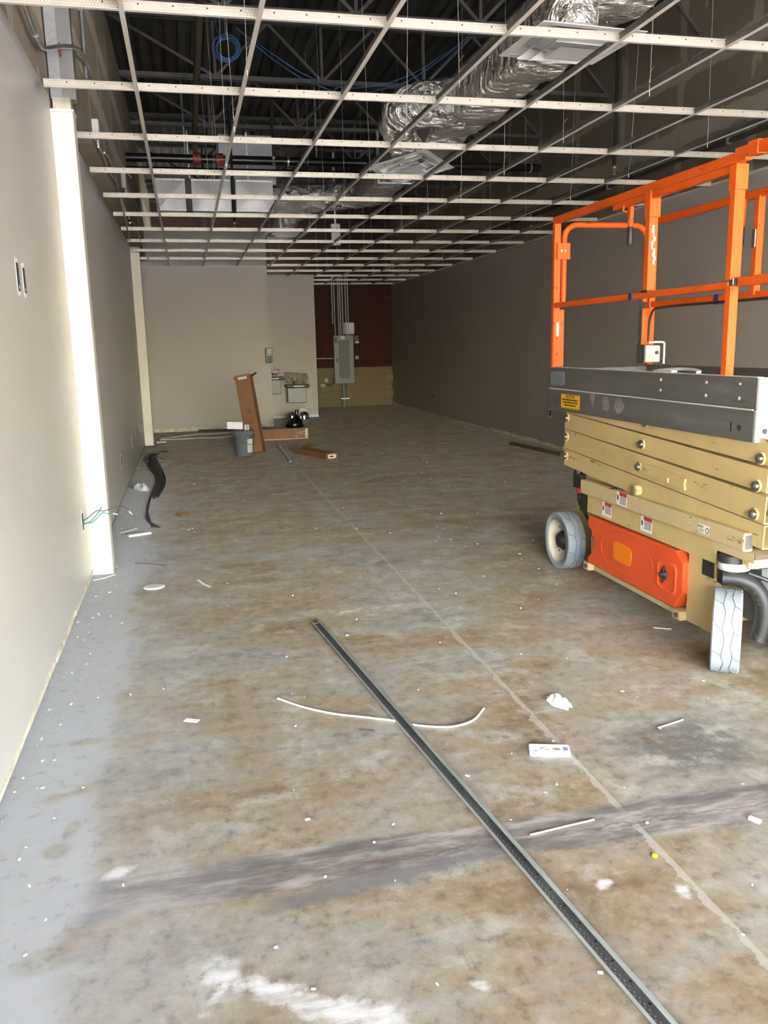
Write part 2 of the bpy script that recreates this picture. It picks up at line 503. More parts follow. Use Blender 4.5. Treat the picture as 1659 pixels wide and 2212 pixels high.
C['orange'] = worn('orange_enamel', (.70,.100,.010), (.34,.050,.012), .46, .61, dirt=(.25,.05,.012), dirt_amt=.25, spec=.22)
C['orange_door'] = worn('orange_moulded_plastic', (.70,.085,.02), (.45,.32,.26), .35, .72, dirt=(.42,.09,.04), dirt_amt=.35, spec=.4)
C['orange_patch'] = mat('flat_orange_patch', (.80,.20,.0), .6, var=.01)
C['grey_patch'] = mat('flat_grey_patch', (.17,.19,.215), .6, var=.01)
C['tan'] = worn('cream_machine_paint', (.53,.40,.18), (.16,.11,.06), .40, .61, dirt=(.34,.25,.12), dirt_amt=.55)
C['tan_dusty'] = worn('dusty_cream_machine_paint', (.52,.41,.22), (.20,.14,.08), .5, .585, dirt=(.55,.47,.36), dirt_amt=.6)
def alu():
    n = NT('scuffed_aluminium')
    c = n.ramp(n.noise(4, 7, .7, n.mapping((1, .35, 2.5))), [(.3, (.10,.096,.088)), (.6, (.135,.129,.118)), (.75, (.20,.192,.18))])
    k = n.step(n.noise(6, 8, .75, n.mapping((1, .3, 3), (3,1,2))), .64, .70)
    c = n.mix(n.math('MULTIPLY', k, .7), c, (.06,.055,.05))
    s = n.step(n.noise(3.1, 4, .5, n.mapping((1, 1.4, .8), (7,3,1))), .66, .70)
    c = n.mix(n.math('MULTIPLY', s, .4), c, (.42,.41,.39))
    return n.out(c, .45, .25)
C['alu'] = alu()
C['alu_scuff'] = mat('rubbed_aluminium', (.26,.25,.235), .45, .3, var=.3, scale=30)
C['alu_bright'] = mat('bright_aluminium', (.72,.71,.70), .4, .35, var=.06)
C['steel'] = mat('bare_steel', (.20,.185,.17), .3, .85, var=.2, scale=25)
C['chrome'] = mat('chrome', (.75,.75,.76), .12, 1.0, var=.02)
C['black'] = mat('black_plastic', (.02,.02,.022), .45)
C['black_iron'] = worn('worn_black_casting', (.014,.014,.015), (.11,.06,.045), .55, .60, dirt=(.05,.043,.038), dirt_amt=.5)
C['tire_grey'] = mat('non_marking_grey_rubber', (.27,.305,.34), .6, var=.1, scale=9, bump=.1)
C['tire_pale'] = mat('pale_non_marking_rubber', (.255,.275,.295), .6, var=.10, scale=9, bump=.1)
C['groove'] = mat('tread_groove', (.155,.168,.176), .8)
C['rim'] = worn('cream_wheel_rim', (.55,.50,.40), (.3,.25,.2), .45, .62)
C['yellow'] = mat('yellow_decal', (.85,.46,.01), .4, var=.03)
C['ink'] = mat('black_ink', (.015,.013,.012), .6)
C['decal_white'] = mat('white_decal', (.78,.76,.72), .5, var=.04)
C['decal_red'] = mat('red_decal', (.42,.03,.02), .5)
C['red_btn'] = mat('red_button', (.65,.02,.03), .3)
C['tape_blue'] = mat('blue_tape', (.02,.03,.16), .5)
C['grey_box'] = mat('pale_grey_plastic', (.48,.48,.45), .45, var=.05)
C['dark_grey'] = mat('dark_grey_plastic', (.10,.10,.095), .5)
C['card'] = mat('brown_cardboard', (.28,.14,.062), .8, var=.12, scale=3)
C['card_dark'] = mat('brown_cardboard_inside', (.16,.085,.045), .85)
C['wrap'] = mat('clear_wrap_highlights', (.60,.50,.42), .3, var=.2)
C['bucket'] = mat('grey_bucket_plastic', (.19,.21,.235), .45, var=.05)
C['white_plastic'] = mat('white_plastic', (.82,.82,.81), .4, var=.02)
C['paper'] = mat('white_paper', (.80,.80,.80), .7, var=.04)
C['bag'] = mat('black_bag_film', (.006,.006,.007), .25)
C['panel_grey'] = mat('grey_panel_enamel', (.22,.245,.235), .42, .1, var=.05)
C['panel_door'] = mat('dark_panel_door', (.105,.12,.105), .4, .1, var=.05)
C['green'] = mat('green_sticker', (.03,.25,.05), .5)
C['brick'] = mat('dark_red_brick', (.075,.022,.013), .85, var=.35, scale=1.3, bump=.2)
C['mortar'] = mat('dark_mortar', (.055,.028,.02), .9, var=.2)
C['block'] = mat('tan_painted_block', (.25,.20,.115), .7, var=.15, scale=2, bump=.2)
C['mortar_tan'] = mat('tan_mortar', (.14,.11,.065), .9, var=.1)
C['cable_dark'] = mat('dark_cable_jacket', (.06,.06,.065), .55)
C['green_wire'] = mat('green_wire_jacket', (.05,.25,.18), .5)
C['wood_dark'] = mat('dark_wood_strip', (.11,.07,.05), .7, var=.2)
C['film'] = mat('crumpled_film', (.72,.72,.74), .35, var=.06, bump=.4, bscale=30)
C['bubble'] = mat('spirit_level_vial', (.42,.33,.24), .25)
C['blue_print'] = mat('blue_print', (.20,.24,.45), .5)
C['pavement'] = mat('sunlit_pavement', (.40,.39,.375), .85, var=.1, scale=1)
C['alu_frame'] = mat('anodised_frame', (.25,.25,.25), .4, .7)
C['floor_strip_dark'] = mat('shaded_zinc_tee_web', (.10,.105,.105), .34, .6, var=.25, scale=12)  # zinc darkened in colour for a web lying in shade
C['floor_strip_edge'] = mat('bright_zinc_tee_edge', (.55,.58,.56), .34, .6, var=.1)

# ------------------------------------------------------------------ the setting
XL, XR, YF, YB = -0.745, 5.27, -1.5, 21.6
ZG = 3.0608           # underside of the ceiling grid
ZD = 5.12             # roof deck
XU = -0.60            # bare upper partition behind the steel column
def struct(mb, name, m, **k):
    return tag(mb.build(name, m, **k), kind='structure')

fl = MB()
fl.add([(-1.2,YF-.05,0),(5.6,YF-.05,0),(5.6,YB+.3,0),(-1.2,YB+.3,0),(-1.2,YF-.05,-.12),(5.6,YF-.05,-.12),(5.6,YB+.3,-.12),(-1.2,YB+.3,-.12)],
       [(0,1,2,3),(4,7,6,5),(0,4,5,1),(1,5,6,2),(2,6,7,3),(3,7,4,0)])
struct(fl, 'floor', C['floor'])
struct(MB().box(-30, 36, -45, YF-.05, -.14, -.02), 'ground_outside', C['pavement'])

wl = struct(MB().box(XL-.16, XL, YF, 16.6, .035, 3.18), 'wall_left', C['wall'])
struct(MB().box(XL-.16, XL-.012, YF, 16.6, 0, .035), 'wall_left_gap', C['gap'])
# ragged raw lower edge of the board
rag = MB(); y = 1.4
while y < 6.05:
    l = random.uniform(.10, .34); h = random.uniform(.014, .034)
    rag.box(XL-.004, XL+random.uniform(.002,.007), y, min(y+l, 6.08), .016, .02+h); y += l
struct(rag, 'trim_1', C['raw_edge'])
struct(MB().box(XL-.16, XL, YF, 6.24, 3.18, ZD+.05), 'wall_left_upper', C['drywall_l'])
struct(MB().box(XU-.30, XU, 6.24, YB, 3.18, ZD+.05), 'wall_left_rear', C['drywall_l'])
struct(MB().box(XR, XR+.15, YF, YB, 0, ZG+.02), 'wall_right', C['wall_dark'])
struct(MB().box(XR, XR+.15, YF, YB, ZG+.02, ZD+.05), 'wall_right_upper', C['drywall'])
# dark ragged foot of the right wall
rb = MB(); y = 7.0
while y < 21.3:
    l = random.uniform(.2, .7); rb.box(XR-random.uniform(.004,.012), XR+.01, y, y+l, 0, random.uniform(.03,.06)); y += l
struct(rb, 'baseboard_right', C['raw_edge'])

# partitions at the rear: a room corner that steps back to the right
struct(MB().box(XL, 1.61, 16.6, 16.72, 0, 3.72), 'wall_partition', C['wall_r'])
struct(MB().box(1.49, 1.61, 16.72, 18.75, 0, 3.72), 'wall_partition_side', C['wall_r'])
struct(MB().box(1.49, 2.83, 18.75, 18.87, 0, 3.10), 'wall_alcove', C['wall_r'])
struct(MB().box(2.71, 2.83, 18.87, YB, 0, 3.10), 'wall_alcove_side', C['wall_r'])
struct(MB().box(XL, 1.61, 16.585, 16.6, 0, .07), 'baseboard_partition', C['raw_edge'])
struct(MB().box(1.61, 2.83, 18.735, 18.75, .0, .05), 'baseboard_alcove', C['paper'])

# masonry rear wall: pale blocks below, dark brick above
wb_ = struct(MB().box(2.6, XR+.15, YB, YB+.2, 0, ZD+.05).box(XL-.1, 2.6, YB, YB+.2, 3.0, ZD+.05), 'wall_rear', C['mortar'])
struct(MB().box(2.7, XR, YB-.006, YB, 0, 1.0), 'wall_rear_base', C['mortar_tan'])
bx0 = 2.83
proto = None
for r in range(5):
    off = .2 if r % 2 else 0
    x = bx0 - off
    while x < XR - .02:
        a = max(x, bx0); b = min(x+.4, XR)
        if b - a > .05:
            if b - a > .39:
                if proto is None:
                    proto = MB().box(.004, .396, -.012, 0, .004, .196).build('block', C['block'], bevel=.002, seg=1, loc=(0,0,0))
                    proto.parent = bpy.data.objects['wall_rear_base']; proto.location = (a, YB-.006, r*.2)
                else:
                    q = inst(proto, 'block', bpy.data.objects['wall_rear_base'], (a, YB-.006, r*.2))
            else:
                MB().box(a+.004, b-.004, YB-.018, YB-.006, r*.2+.004, r*.2+.196).build('block', C['block'], bpy.data.objects['wall_rear_base'])
        x += .4
proto = None
r = 0; z = 1.005
while z < 3.15:
    off = .15 if r % 2 else 0
    x = bx0 - off
    while x < XR - .02:
        a = max(x, bx0); b = min(x+.3, XR)
        if b - a > .05:
            if b - a > .29:
                if proto is None:
                    proto = MB().box(.005, .295, -.01, 0, .005, .107).build('brick', C['brick'])
                    proto.parent = wb_; proto.location = (a, YB, z)
                else:
                    inst(proto, 'brick', wb_, (a, YB-random.uniform(0,.002), z))
            else:
                MB().box(a+.005, b-.005, YB-.01, YB, z+.005, z+.107).build('brick', C['brick'], wb_)
        x += .3
    z += .112; r += 1

# shop front behind the camera: header and slim frame around the open bays
struct(MB().box(XL-.16, XR+.15, YF-.12, YF, 3.15, ZD+.05), 'wall_front', C['drywall_x'])
fr = MB()
for x in (XL, 2.2, 3.2, XR-.05): fr.box(x, x+.05, YF-.10, YF-.02, 0, 3.15)
fr.box(XL, XR, YF-.10, YF-.02, 3.09, 3.15)
struct(fr, 'window_1', C['alu_frame'])

# roof deck with flutes running into the depth
dk = MB(); prof = []; x = XL-.3
while x < XR+.3:
    prof += [(x, ZD), (x+.09, ZD), (x+.105, ZD+.038), (x+.135, ZD+.038)]; x += .15
n = len(prof)
dk.add([(x, YF-.12, z) for x, z in prof] + [(x, YB+.2, z) for x, z in prof], [(i, i+1, n+i+1, n+i) for i in range(n-1)])
struct(dk, 'ceiling', C['deck'])
struct(MB().box(XL-.4, XR+.4, YF-.2, YB+.3, ZD+.06, ZD+.1), 'roof', C['deck'])

# boxed columns on the left wall
def pilaster(y, name):
    o = MB().box(XL, -.607, y, y+.16, .012, 3.085).build(name, C['cream'], bevel=.003)
    tag(o, kind='structure'); return o
p1 = pilaster(6.10, 'wall_pilaster')
MB().box(XL, -.604, 6.095, 6.262, .0, .014).build('sole_plate', C['raw_edge'], p1)
MB().box(XL, -.60, 6.09, 6.262, 3.085, 3.10).build('cap_trim', C['white_metal'], p1)
MB().box(XL+.02, -.615, 6.10, 6.2, 3.10, 3.17).build('cap_block', C['raw_edge'], p1)
p2 = pilaster(14.28, 'wall_pilaster')
MB().box(XL, -.60, 14.27, 14.44, 3.085, 3.16).build('cap_block', C['raw_edge'], p2)
st = empty('steel_stud', (-.66, 6.18, 3.17), 'tall galvanised steel stud rising above the near white column', 'stud')
MB().box(-.735, -.665, 6.12, 6.13, 3.17, 4.6).build('plate', C['galv'], st)
MB().box(-.665, -.58, 6.135, 6.145, 3.17, 4.6).build('plate', C['sheet'], st)
MB().box(-.735, -.58, 6.145, 6.238, 3.17, 4.6).build('core', C['galv'], st)
MB().box(-.662, -.648, 6.117, 6.12, 3.42, 3.50).build('fire_sealant', C['red_fit'], st)

# ------------------------------------------------------------------ roof joists
JY = (6.14, 8.16, 10.13, 12.2, 14.2, 16.2, 18.2, 20.2)
ZB = 4.47
jproto = None
def make_joist():
    root = empty('roof_joist', (0, 0, 0), None, 'joist', 'open web joists under the roof')
    for s in (-1, 1):
        MB().bar((XU+.1, s*.03, ZB+.02), (XR, s*.03, ZB+.02), .035, .045).build('bottom_chord', C['joist'], root)
        MB().bar((XU, s*.03, ZD-.03), (XR, s*.03, ZD-.03), .035, .05).build('top_chord', C['joist'], root)
    web0 = None
    bots = [.52, 1.71, 2.90, 4.09]
    segs = [((-.56, ZD-.05), (.52, ZB+.03))]
    for b in bots:
        if b > .6: segs.append(((b-.595, ZD-.05), (b, ZB+.03)))
        segs.append(((b, ZB+.03), (b+.595, ZD-.05))); segs.append(((b, ZB+.03), (b, ZD-.05)))
    segs.append(((5.25, ZB+.03), (4.69, ZD-.05)))
    for (xa, za), (xb, zb) in segs:
        MB().bar((xa, 0, za), (xb, 0, zb), .03, .028, (0,1,0)).build('web_bar', C['joist'], root)
    return root
jp = make_joist()
ordw = ['first', 'second', 'third', 'fourth', 'fifth', 'sixth', 'seventh', 'eighth']
for i, y in enumerate(JY):
    j = jp if i == 0 else copy_tree(jp)
    j.location = (0, y, 0)
    j['label'] = 'grey steel open web joist under the dark roof deck, %s from the front' % ordw[i]

# ------------------------------------------------------------------ suspended grid
XA, SP, Y1, RS = -.178, .6096, 4.2543, 1.2192
def rowy(r): return Y1 + (r-1)*RS
grid = empty('suspended_grid', (0, 0, ZG), 'white suspended ceiling grid of metal tees without any tiles', 'ceiling grid')
def main_mesh(L):
    w = MB().box(0, L, -.0012, .0012, 0, .043).box(0, L, -.004, .004, .034, .043)
    o = w.build('main_tee', C['perf'], loc=(0,0,0))
    c = MB().box(0, L, -.012, .012, -.0015, .0008).build('capping', C['tee_cap'], loc=(0,0,0))
    return o, c
mp = {}
for r in range(0, 16):
    x0 = XL if r <= 5 else (XU if False else XL) if r <= 10 else 1.61 if r <= 12 else 2.83
    x0 += .003 if r > 10 else .055
    L = XR - x0 - .003
    k = round(L, 3)
    if k not in mp:
        mp[k] = main_mesh(L); o, c = mp[k]
    else:
        o = inst(mp[k][0], 'main_tee'); c = inst(mp[k][1], 'capping')
    o.parent = grid; o.location = (x0, rowy(r), 0)
    c.parent = o; c.location = (0, 0, 0)
cw = MB().box(-.0012, .0012, 0, RS-.01, 0, .038).box(-.004, .004, 0, RS-.01, .030, .038).build('cross_tee', C['tee_web'], loc=(0,0,0))
cc = MB().box(-.012, .012, 0, RS-.024, -.0018, .0006).build('capping', C['tee_cap'], loc=(0,0,0))
first = True
for k in range(9):
    x = XA + k*SP
    for r in range(0, 15):
        if x < 1.6 and r > 10: continue
        if x < 2.8 and r > 12: continue
        if first: o, c = cw, cc; first = False
        else: o = inst(cw, 'cross_tee'); c = inst(cc, 'capping')
        o.parent = grid; o.location = (x, rowy(r)+.005, 0)
        c.parent = o; c.location = (0, .007, 0)
        if x < 2.8 and r == 12: o.scale = (1, .86, 1)
# wall angle moulding on the right wall
struct(MB().box(XR-.022, XR, 2.0, YB, ZG-.002, ZG+.001).box(XR-.002, XR, 2.0, YB, ZG, ZG+.024), 'trim_2', C['tee_cap'])
struct(MB().box(XL, 1.61, 16.578, 16.6, ZG-.002, ZG+.001).box(XL, 1.61, 16.597, 16.6, ZG, ZG+.022), 'trim_3', C['tee_cap'])
struct(MB().box(1.61, 2.83, 18.728, 18.75, ZG-.002, ZG+.001), 'trim_4', C['tee_cap'])

# hanger wires
ORD = ['first', 'second', 'third', 'fourth', 'fifth', 'sixth', 'seventh', 'eighth', 'ninth', 'tenth', 'eleventh', 'twelfth', 'thirteenth']
hp = None
for k in (1, 3, 5, 7):
    for r in range(1, 13):
        x = XA + k*SP; y = rowy(r) + .61*RS
        if x < 1.6 and r > 9: continue
        if x < 2.8 and r > 11: continue
        if r == 7: continue
        dx = random.uniform(-.06, .06); dy = random.uniform(-.10, .10)
        pts = spline([(0,0,.02), (.004,0,.035), (-.004,.002,.055), (dx*.1,dy*.1,.12), (dx,dy,ZD-ZG-.02)], 3)
        w = MB().tube(pts, .0022, 5).tube([(.002,0,.10), (.03,.01,.135)], .0016, 4)
        o = w.build('hanger_wire', C['wire'], loc=(0,0,0)); o.location = (x, y, ZG+.005)
        tag(o, 'thin hanger wire behind the %s main tee, %s wired line from the left wall' % (ORD[r-1], ORD[(k-1)//2]), 'wire', 'hanger wires of the ceiling grid')
struct(MB().box(-4, 10, YF-4.5, YF-.12, 3.25, 3.5), 'unseen_shade_canopy', C['white_metal'])  # unseen canopy added outside to keep high sky light off the near floor

# ------------------------------------------------------------------ ducts and diffusers
def loft(mb, rings, caps=True, smooth=True):
    n = len(rings[0]); vs_ = [v for r in rings for v in r]; fs = []
    for i in range(len(rings)-1):
        for k in range(n):
            l = (k+1) % n; fs.append((i*n+k, i*n+l, (i+1)*n+l, (i+1)*n+k))
    mb.add(vs_, fs, smooth)
    if caps: mb.add(rings[0], [tuple(range(n))[::-1]]); mb.add(rings[-1], [tuple(range(n))])
    return mb
def rrect(x0, x1, z0, z1, r, n=5):
    out = []
    for cx, cz, a0 in ((x1-r, z1-r, 0), (x0+r, z1-r, PI/2), (x0+r, z0+r, PI), (x1-r, z0+r, 1.5*PI)):
        for i in range(n):
            a = a0 + PI/2*i/(n-1); out.append((cx+r*math.cos(a), cz+r*math.sin(a)))
    return out
def densify(poly, m=3):
    out = []
    for i, (a, b) in enumerate(poly):
        c, d = poly[(i+1) % len(poly)]
        k = max(1, int(math.hypot(c-a, d-b)/.07))
        for j in range(k): out.append((a+(c-a)*j/k, b+(d-b)*j/k))
    return out
rnd = random.Random(3)
def flex(path, r, k=5, jit=.012, n=20):
    pts = spline(path, k); m = MB()
    rr = []
    for i in range(len(pts)):
        base = r if not isinstance(r, (list, tuple)) else r[0] + (r[1]-r[0])*i/(len(pts)-1)
        rr.append(base*(1 + (.035 if i % 2 else -.02)) + rnd.uniform(-jit, jit))
    m.tube(pts, rr, n)
    o0 = len(m.v) - 2*n
    for i in range(o0):
        x, y, z = m.v[i]; m.v[i] = (x+rnd.uniform(-jit,jit)*.6, y+rnd.uniform(-jit,jit)*.6, z+rnd.uniform(-jit,jit)*.6)
    return m
tr = empty('insulated_duct', (2.5, 8, 3.4), 'long silver foil wrapped supply duct hanging above the ceiling grid', 'duct')
m = MB(); prof = densify(rrect(2.31, 2.69, 3.40, 3.77, .05)); rings = []
y = 4.5; i = 0
while y < 11.7:
    sag = .018*math.sin(y*5.1) + .012*math.sin(y*11.3+1)
    rings.append([(x+rnd.uniform(-.006,.006), y+rnd.uniform(-.012,.012), z+(sag if z < 3.5 else 0)+rnd.uniform(-.006,.006)) for x, z in prof]); y += .075
loft(m, rings).build('wrapped_trunk', C['foil'], tr)
flex([(2.60,4.95,3.58),(2.42,4.85,3.58),(2.25,4.78,3.50),(2.23,4.76,3.34)], [.17,.14]).build('flexible_branch', C['foil'], tr)
flex([(2.45,7.35,3.57),(2.16,7.36,3.57),(1.97,7.50,3.54),(1.98,7.75,3.45),(2.12,7.98,3.34),(2.17,8.03,3.27)], [.20,.135]).build('flexible_branch', C['foil'], tr)
flex([(2.5,11.5,3.58),(2.35,11.9,3.6),(2.0,12.2,3.6),(1.6,12.25,3.58),(1.28,12.25,3.57)], [.19,.19]).build('flexible_elbow', C['foil'], tr)
flex([(1.75,12.25,3.52),(1.6,12.4,3.42),(1.52,12.6,3.30),(1.50,12.65,3.24)], [.16,.14]).build('flexible_branch', C['foil'], tr)
for yy in (9.9,):
    MB().box(2.28, 2.72, yy, yy+.05, 3.385, 3.40).box(2.28, 2.30, yy, yy+.05, 3.39, 3.95).box(2.70, 2.72, yy, yy+.05, 3.39, 3.95).build('strap', C['galv'], tr)

sd = empty('metal_duct', (.5, 12.25, 3.4), 'rectangular bare sheet metal duct above the grid near the grey partition', 'duct')
for a, b in ((-.24, .14), (.22, .74), (.80, 1.30)):
    bx = MB().box(a, b, 12.0, 12.5, 3.38, 3.76)
    # cross-broken face
    cx, cz = (a+b)/2, 3.57
    bx.add([(a,12.0,3.38),(b,12.0,3.38),(b,12.0,3.76),(a,12.0,3.76),(cx,11.994,cz)], [(0,1,4),(1,2,4),(2,3,4),(3,0,4)])
    bx.build('duct_section', C['sheet'], sd)
for a, b in ((.14,.22), (.74,.80)):
    MB().box(a, b, 11.98, 12.52, 3.36, 3.78).build('sealed_joint', C['duct_strap'], sd)
MB().box(-.24, 1.30, 11.99, 12.0, 3.755, 3.775).box(-.24, 1.30, 11.99, 12.0, 3.37, 3.385).build('drive_cleat', C['galv'], sd)
MB().box(.65, 1.45, 12.9, 13.6, 3.55, 4.55).build('riser', C['sheet'], sd)
MB().box(.2, .22, 12.42, 12.44, 3.76, ZB).build('hanger_rod', C['galv'], sd)
MB().box(1.0, 1.02, 12.42, 12.44, 3.76, ZB).build('hanger_rod', C['galv'], sd)

def diffuser(loc, rz, tilt, label):
    root = empty('air_diffuser', loc, label, 'diffuser', 'white air diffusers')
    root.rotation_euler = (tilt[0], tilt[1], rz)
    def ring(h0, z0, h1, z1, t=.004):
        q = []
        for h, z in ((h0,z0),(h1,z1),(h1,z1+t),(h0,z0+t)):
            q += [(-h,-h,z),(h,-h,z),(h,h,z),(-h,h,z)]
        fs = []
        for a in range(4):
            b = (a+1) % 4
            for i in range(4):
                j = (i+1) % 4; fs.append((a*4+i, a*4+j, b*4+j, b*4+i))
        return MB().add(q, fs)
    def put(mb, name, m):
        o = mb.build(name, m, loc=(0,0,0)); o.parent = root; return o
    # square face with a stepped throat that rises to a round neck
    put(ring(.305, 0, .255, .002), 'flange', C['white_metal'])
    mm = MB(); n = 24; sq = []; ci = []
    for k in range(n):
        a = 2*PI*k/n; c, s = math.cos(a), math.sin(a); f = .255/max(abs(c), abs(s))
        sq.append((c*f, s*f, .004)); ci.append((c*.15, s*.15, .07))
    mm.add(sq+ci, [(k, (k+1)%n, n+(k+1)%n, n+k) for k in range(n)], True)
    put(mm, 'throat', C['white_metal'])
    put(MB().tube([(0,0,.07),(0,0,.16)], .15, 24, caps=False), 'neck', C['foil'])
    put(ring(.225, -.03, .165, .02), 'cone', C['white_metal'])
    put(ring(.165, -.045, .11, .0), 'cone', C['white_metal'])
    pc = MB().add([(-.11,-.11,-.05),(.11,-.11,-.05),(.11,.11,-.05),(-.11,.11,-.05),(0,0,-.005)], [(0,1,4),(1,2,4),(2,3,4),(3,0,4),(0,3,2,1)])
    put(pc, 'centre_pan', C['white_metal'])
    br = MB()
    for k in range(4):
        a = PI/4 + k*PI/2; c, s = math.cos(a), math.sin(a)
        br.bar((c*.14, s*.14, -.02), (c*.26, s*.26, .03), .006, .012)
    put(br, 'bracket', C['galv'])
    return root
diffuser((2.225, 4.76, 3.205), .03, (.03, .02), 'large white square ceiling diffuser hanging nearest to the lift, under foil ducting')
diffuser((2.17, 8.02, 3.185), .82, (-.14, .10), 'white square diffuser hanging askew from a foil neck mid-room')
diffuser((1.50, 12.66, 3.15), .05, (.0, .0), 'small distant white diffuser beside the bare sheet metal duct')
wbx = MB().box(2.33, 2.47, 13.4, 13.5, 3.10, 3.42).build('hanging_white_box', C['white_metal'], bevel=.004)
tag(wbx, 'narrow white metal box hanging above the grid at the rear', 'box')
MB().box(2.39, 2.41, 13.44, 13.46, 3.42, ZB).build('strap', C['galv'], wbx)

# ------------------------------------------------------------------ sprinkler pipes
sp = empty('sprinkler_main', (2.2, 12.25, 4.06), 'thick black sprinkler main crossing the room above the grid', 'pipe')
MB().cyl((XU, 12.22, 4.07), (XR, 12.22, 4.07), .058, 20).build('pipe', C['black_pipe'], sp)
MB().cyl((XU, 12.05, 3.90), (3.1, 12.05, 3.90), .03, 12).build('branch_pipe', C['black_pipe'], sp)
for x in (.32, .62, 2.85): MB().cyl((x-.05, 12.22, 4.07), (x+.05, 12.22, 4.07), .082, 20).build('red_coupling', C['red_fit'], sp)
for x in (1.55, 5.12): MB().cyl((x-.012, 12.22, 4.07), (x+.012, 12.22, 4.07), .068, 20).build('band_hanger', C['galv'], sp)
for x in (.17, 1.95): MB().cyl((x, 12.22, 4.12), (x, 12.22, ZD-.05), .012, 8).build('hanger_rod', C['galv'], sp)
br = empty('sprinkler_branch', (.3, 10, 4.3), 'brown steel sprinkler branch pipe running into the depth below the joists', 'pipe')
MB().cyl((.30, 6.4, 4.33), (.30, 12.0, 4.33), .036, 14).build('pipe', C['rust_pipe'], br)
MB().cyl((.30, 12.0, 4.33), (.32, 12.12, 4.17), .036, 14).build('elbow', C['rust_pipe'], br)
def drop(x, y, z0, z1, label):
    o = empty('sprinkler_drop', (x, y, z0), label, 'pipe', 'sprinkler drops')
    MB().cyl((x, y, z0+.10), (x, y, z1), .019, 12).build('pipe', C['black_pipe'], o)
    MB().lathe([(.0,.10),(.022,.10),(.026,.07),(.016,.065),(.016,.03),(.008,.03),(.008,.012),(.02,.008),(.02,.0),(0,.0)], (x, y, z0), n=12).build('sprinkler_head', C['brass'], o)
    return o
drop(4.77, 9.0, 3.36, ZD-.03, 'black sprinkler drop pipe with brass head near the bare upper wall beside the lift')
drop(.76, 11.93, 3.13, ZD, 'black sprinkler drop pipe in front of the bare sheet metal duct')
drop(1.22, 11.0, 3.78, ZD, 'short black sprinkler drop with brass head left of the foil trunk duct')
# conduits along the bare upper right wall
for x, z, r, lab in ((5.235, 3.26, .018, 'lower dark conduit strapped along the bare upper wall behind the lift'), (5.24, 3.42, .022, 'upper dark conduit strapped along the bare upper wall behind the lift')):
    o = empty('wall_conduit', (x, 10, z), lab, 'conduit', 'conduits on the bare upper wall')
    MB().cyl((x, 2.5, z), (x, 21, z), r, 10).build('pipe', C['joist'], o)
    for y in (5.2, 7.6, 10, 12.4): MB().box(x-r-.006, XR, y, y+.03, z-r-.008, z+r+.008).build('strap', C['galv'], o)
# blue data cable
cb = empty('data_cable', (.62, 9.5, 4.6), 'coil of blue data cable with two runs drooping across the roof space', 'cable')
m = MB()
for k in range(7):
    a = rnd.uniform(.10, .145); cx = .62+rnd.uniform(-.012,.012); cz = 4.60+rnd.uniform(-.012,.012); yy = 9.5+k*.008
    m.tube([(cx+a*math.cos(t), yy, cz+a*.9*math.sin(t)) for t in [2*PI*i/22 for i in range(22)]], .004, 5, closed=True)
m.build('coil', C['blue'], cb)
MB().tube(spline([(.55,9.5,4.70),(.52,9.5,4.85),(.58,9.5,4.95),(.66,9.5,4.88)], 6), .004, 5).build('tail', C['blue'], cb)
for dz in (0, -.05):
    MB().tube(spline([(.72,9.5,4.80),(1.10,9.5,4.56+dz),(1.5,9.5,4.35+dz),(1.925,9.5,4.27+dz),(2.5,9.5,4.40+dz),(3.0,9.5,4.68+dz*.4),(3.3,9.5,4.9)], 8), .0045, 5).build('cable_run', C['blue'], cb)
MB().tube([(.62,9.53,4.73),(.60,9.53,ZD+.01)], .004, 5).build('tie_wire', C['wire'], cb)

# conduit, boxes and armoured cables on the upper left wall
cd = empty('wall_conduit', (-.70, 6, 3.4), 'bent grey metal conduit rising past the steel stud on the bare wall', 'conduit')
MB().tube(spline([(-.70,4.7,3.36),(-.70,5.10,3.345),(-.70,5.5,3.305),(-.69,5.72,3.34),(-.62,6.02,3.45),(-.555,6.3,3.52),(-.565,7.0,3.64),(-.575,7.5,3.66)], 5), .014, 10).build('pipe', C['emt'], cd)
MB().cyl((-.70,5.40,3.313), (-.70,5.45,3.309), .02, 10).build('coupling', C['galv'], cd)
c2 = empty('wall_conduit', (-.58, 7.0, 3.5), 'straight upright conduit behind the steel stud on the bare wall', 'conduit')
MB().cyl((-.58,7.02,3.55), (-.58,7.02,4.5), .011, 10).build('pipe', C['emt'], c2)
MB().box(-.60,-.565,7.0,7.04,4.0,4.03).build('strap', C['galv'], c2)
jb = empty('junction_box', (-.57, 7.45, 3.25), 'pale square junction box on the bare wall above the near column', 'junction box')
MB().box(-.60,-.55,7.38,7.50,3.22,3.36).build('box', C['white_metal'], jb, bevel=.003)
MB().cyl((-.57,7.44,3.22), (-.57,7.46,3.17), .014, 10).build('connector', C['galv'], jb)
j2 = empty('junction_box', (-.57, 10.9, 3.55), 'farther small junction box on the bare wall with a cable tail', 'junction box')
MB().box(-.60,-.55,10.8,10.95,3.44,3.60).build('box', C['grey_box'], j2, bevel=.003)
MB().cyl((-.56,10.85,3.44), (-.56,10.87,3.38), .014, 8).build('connector', C['galv'], j2)
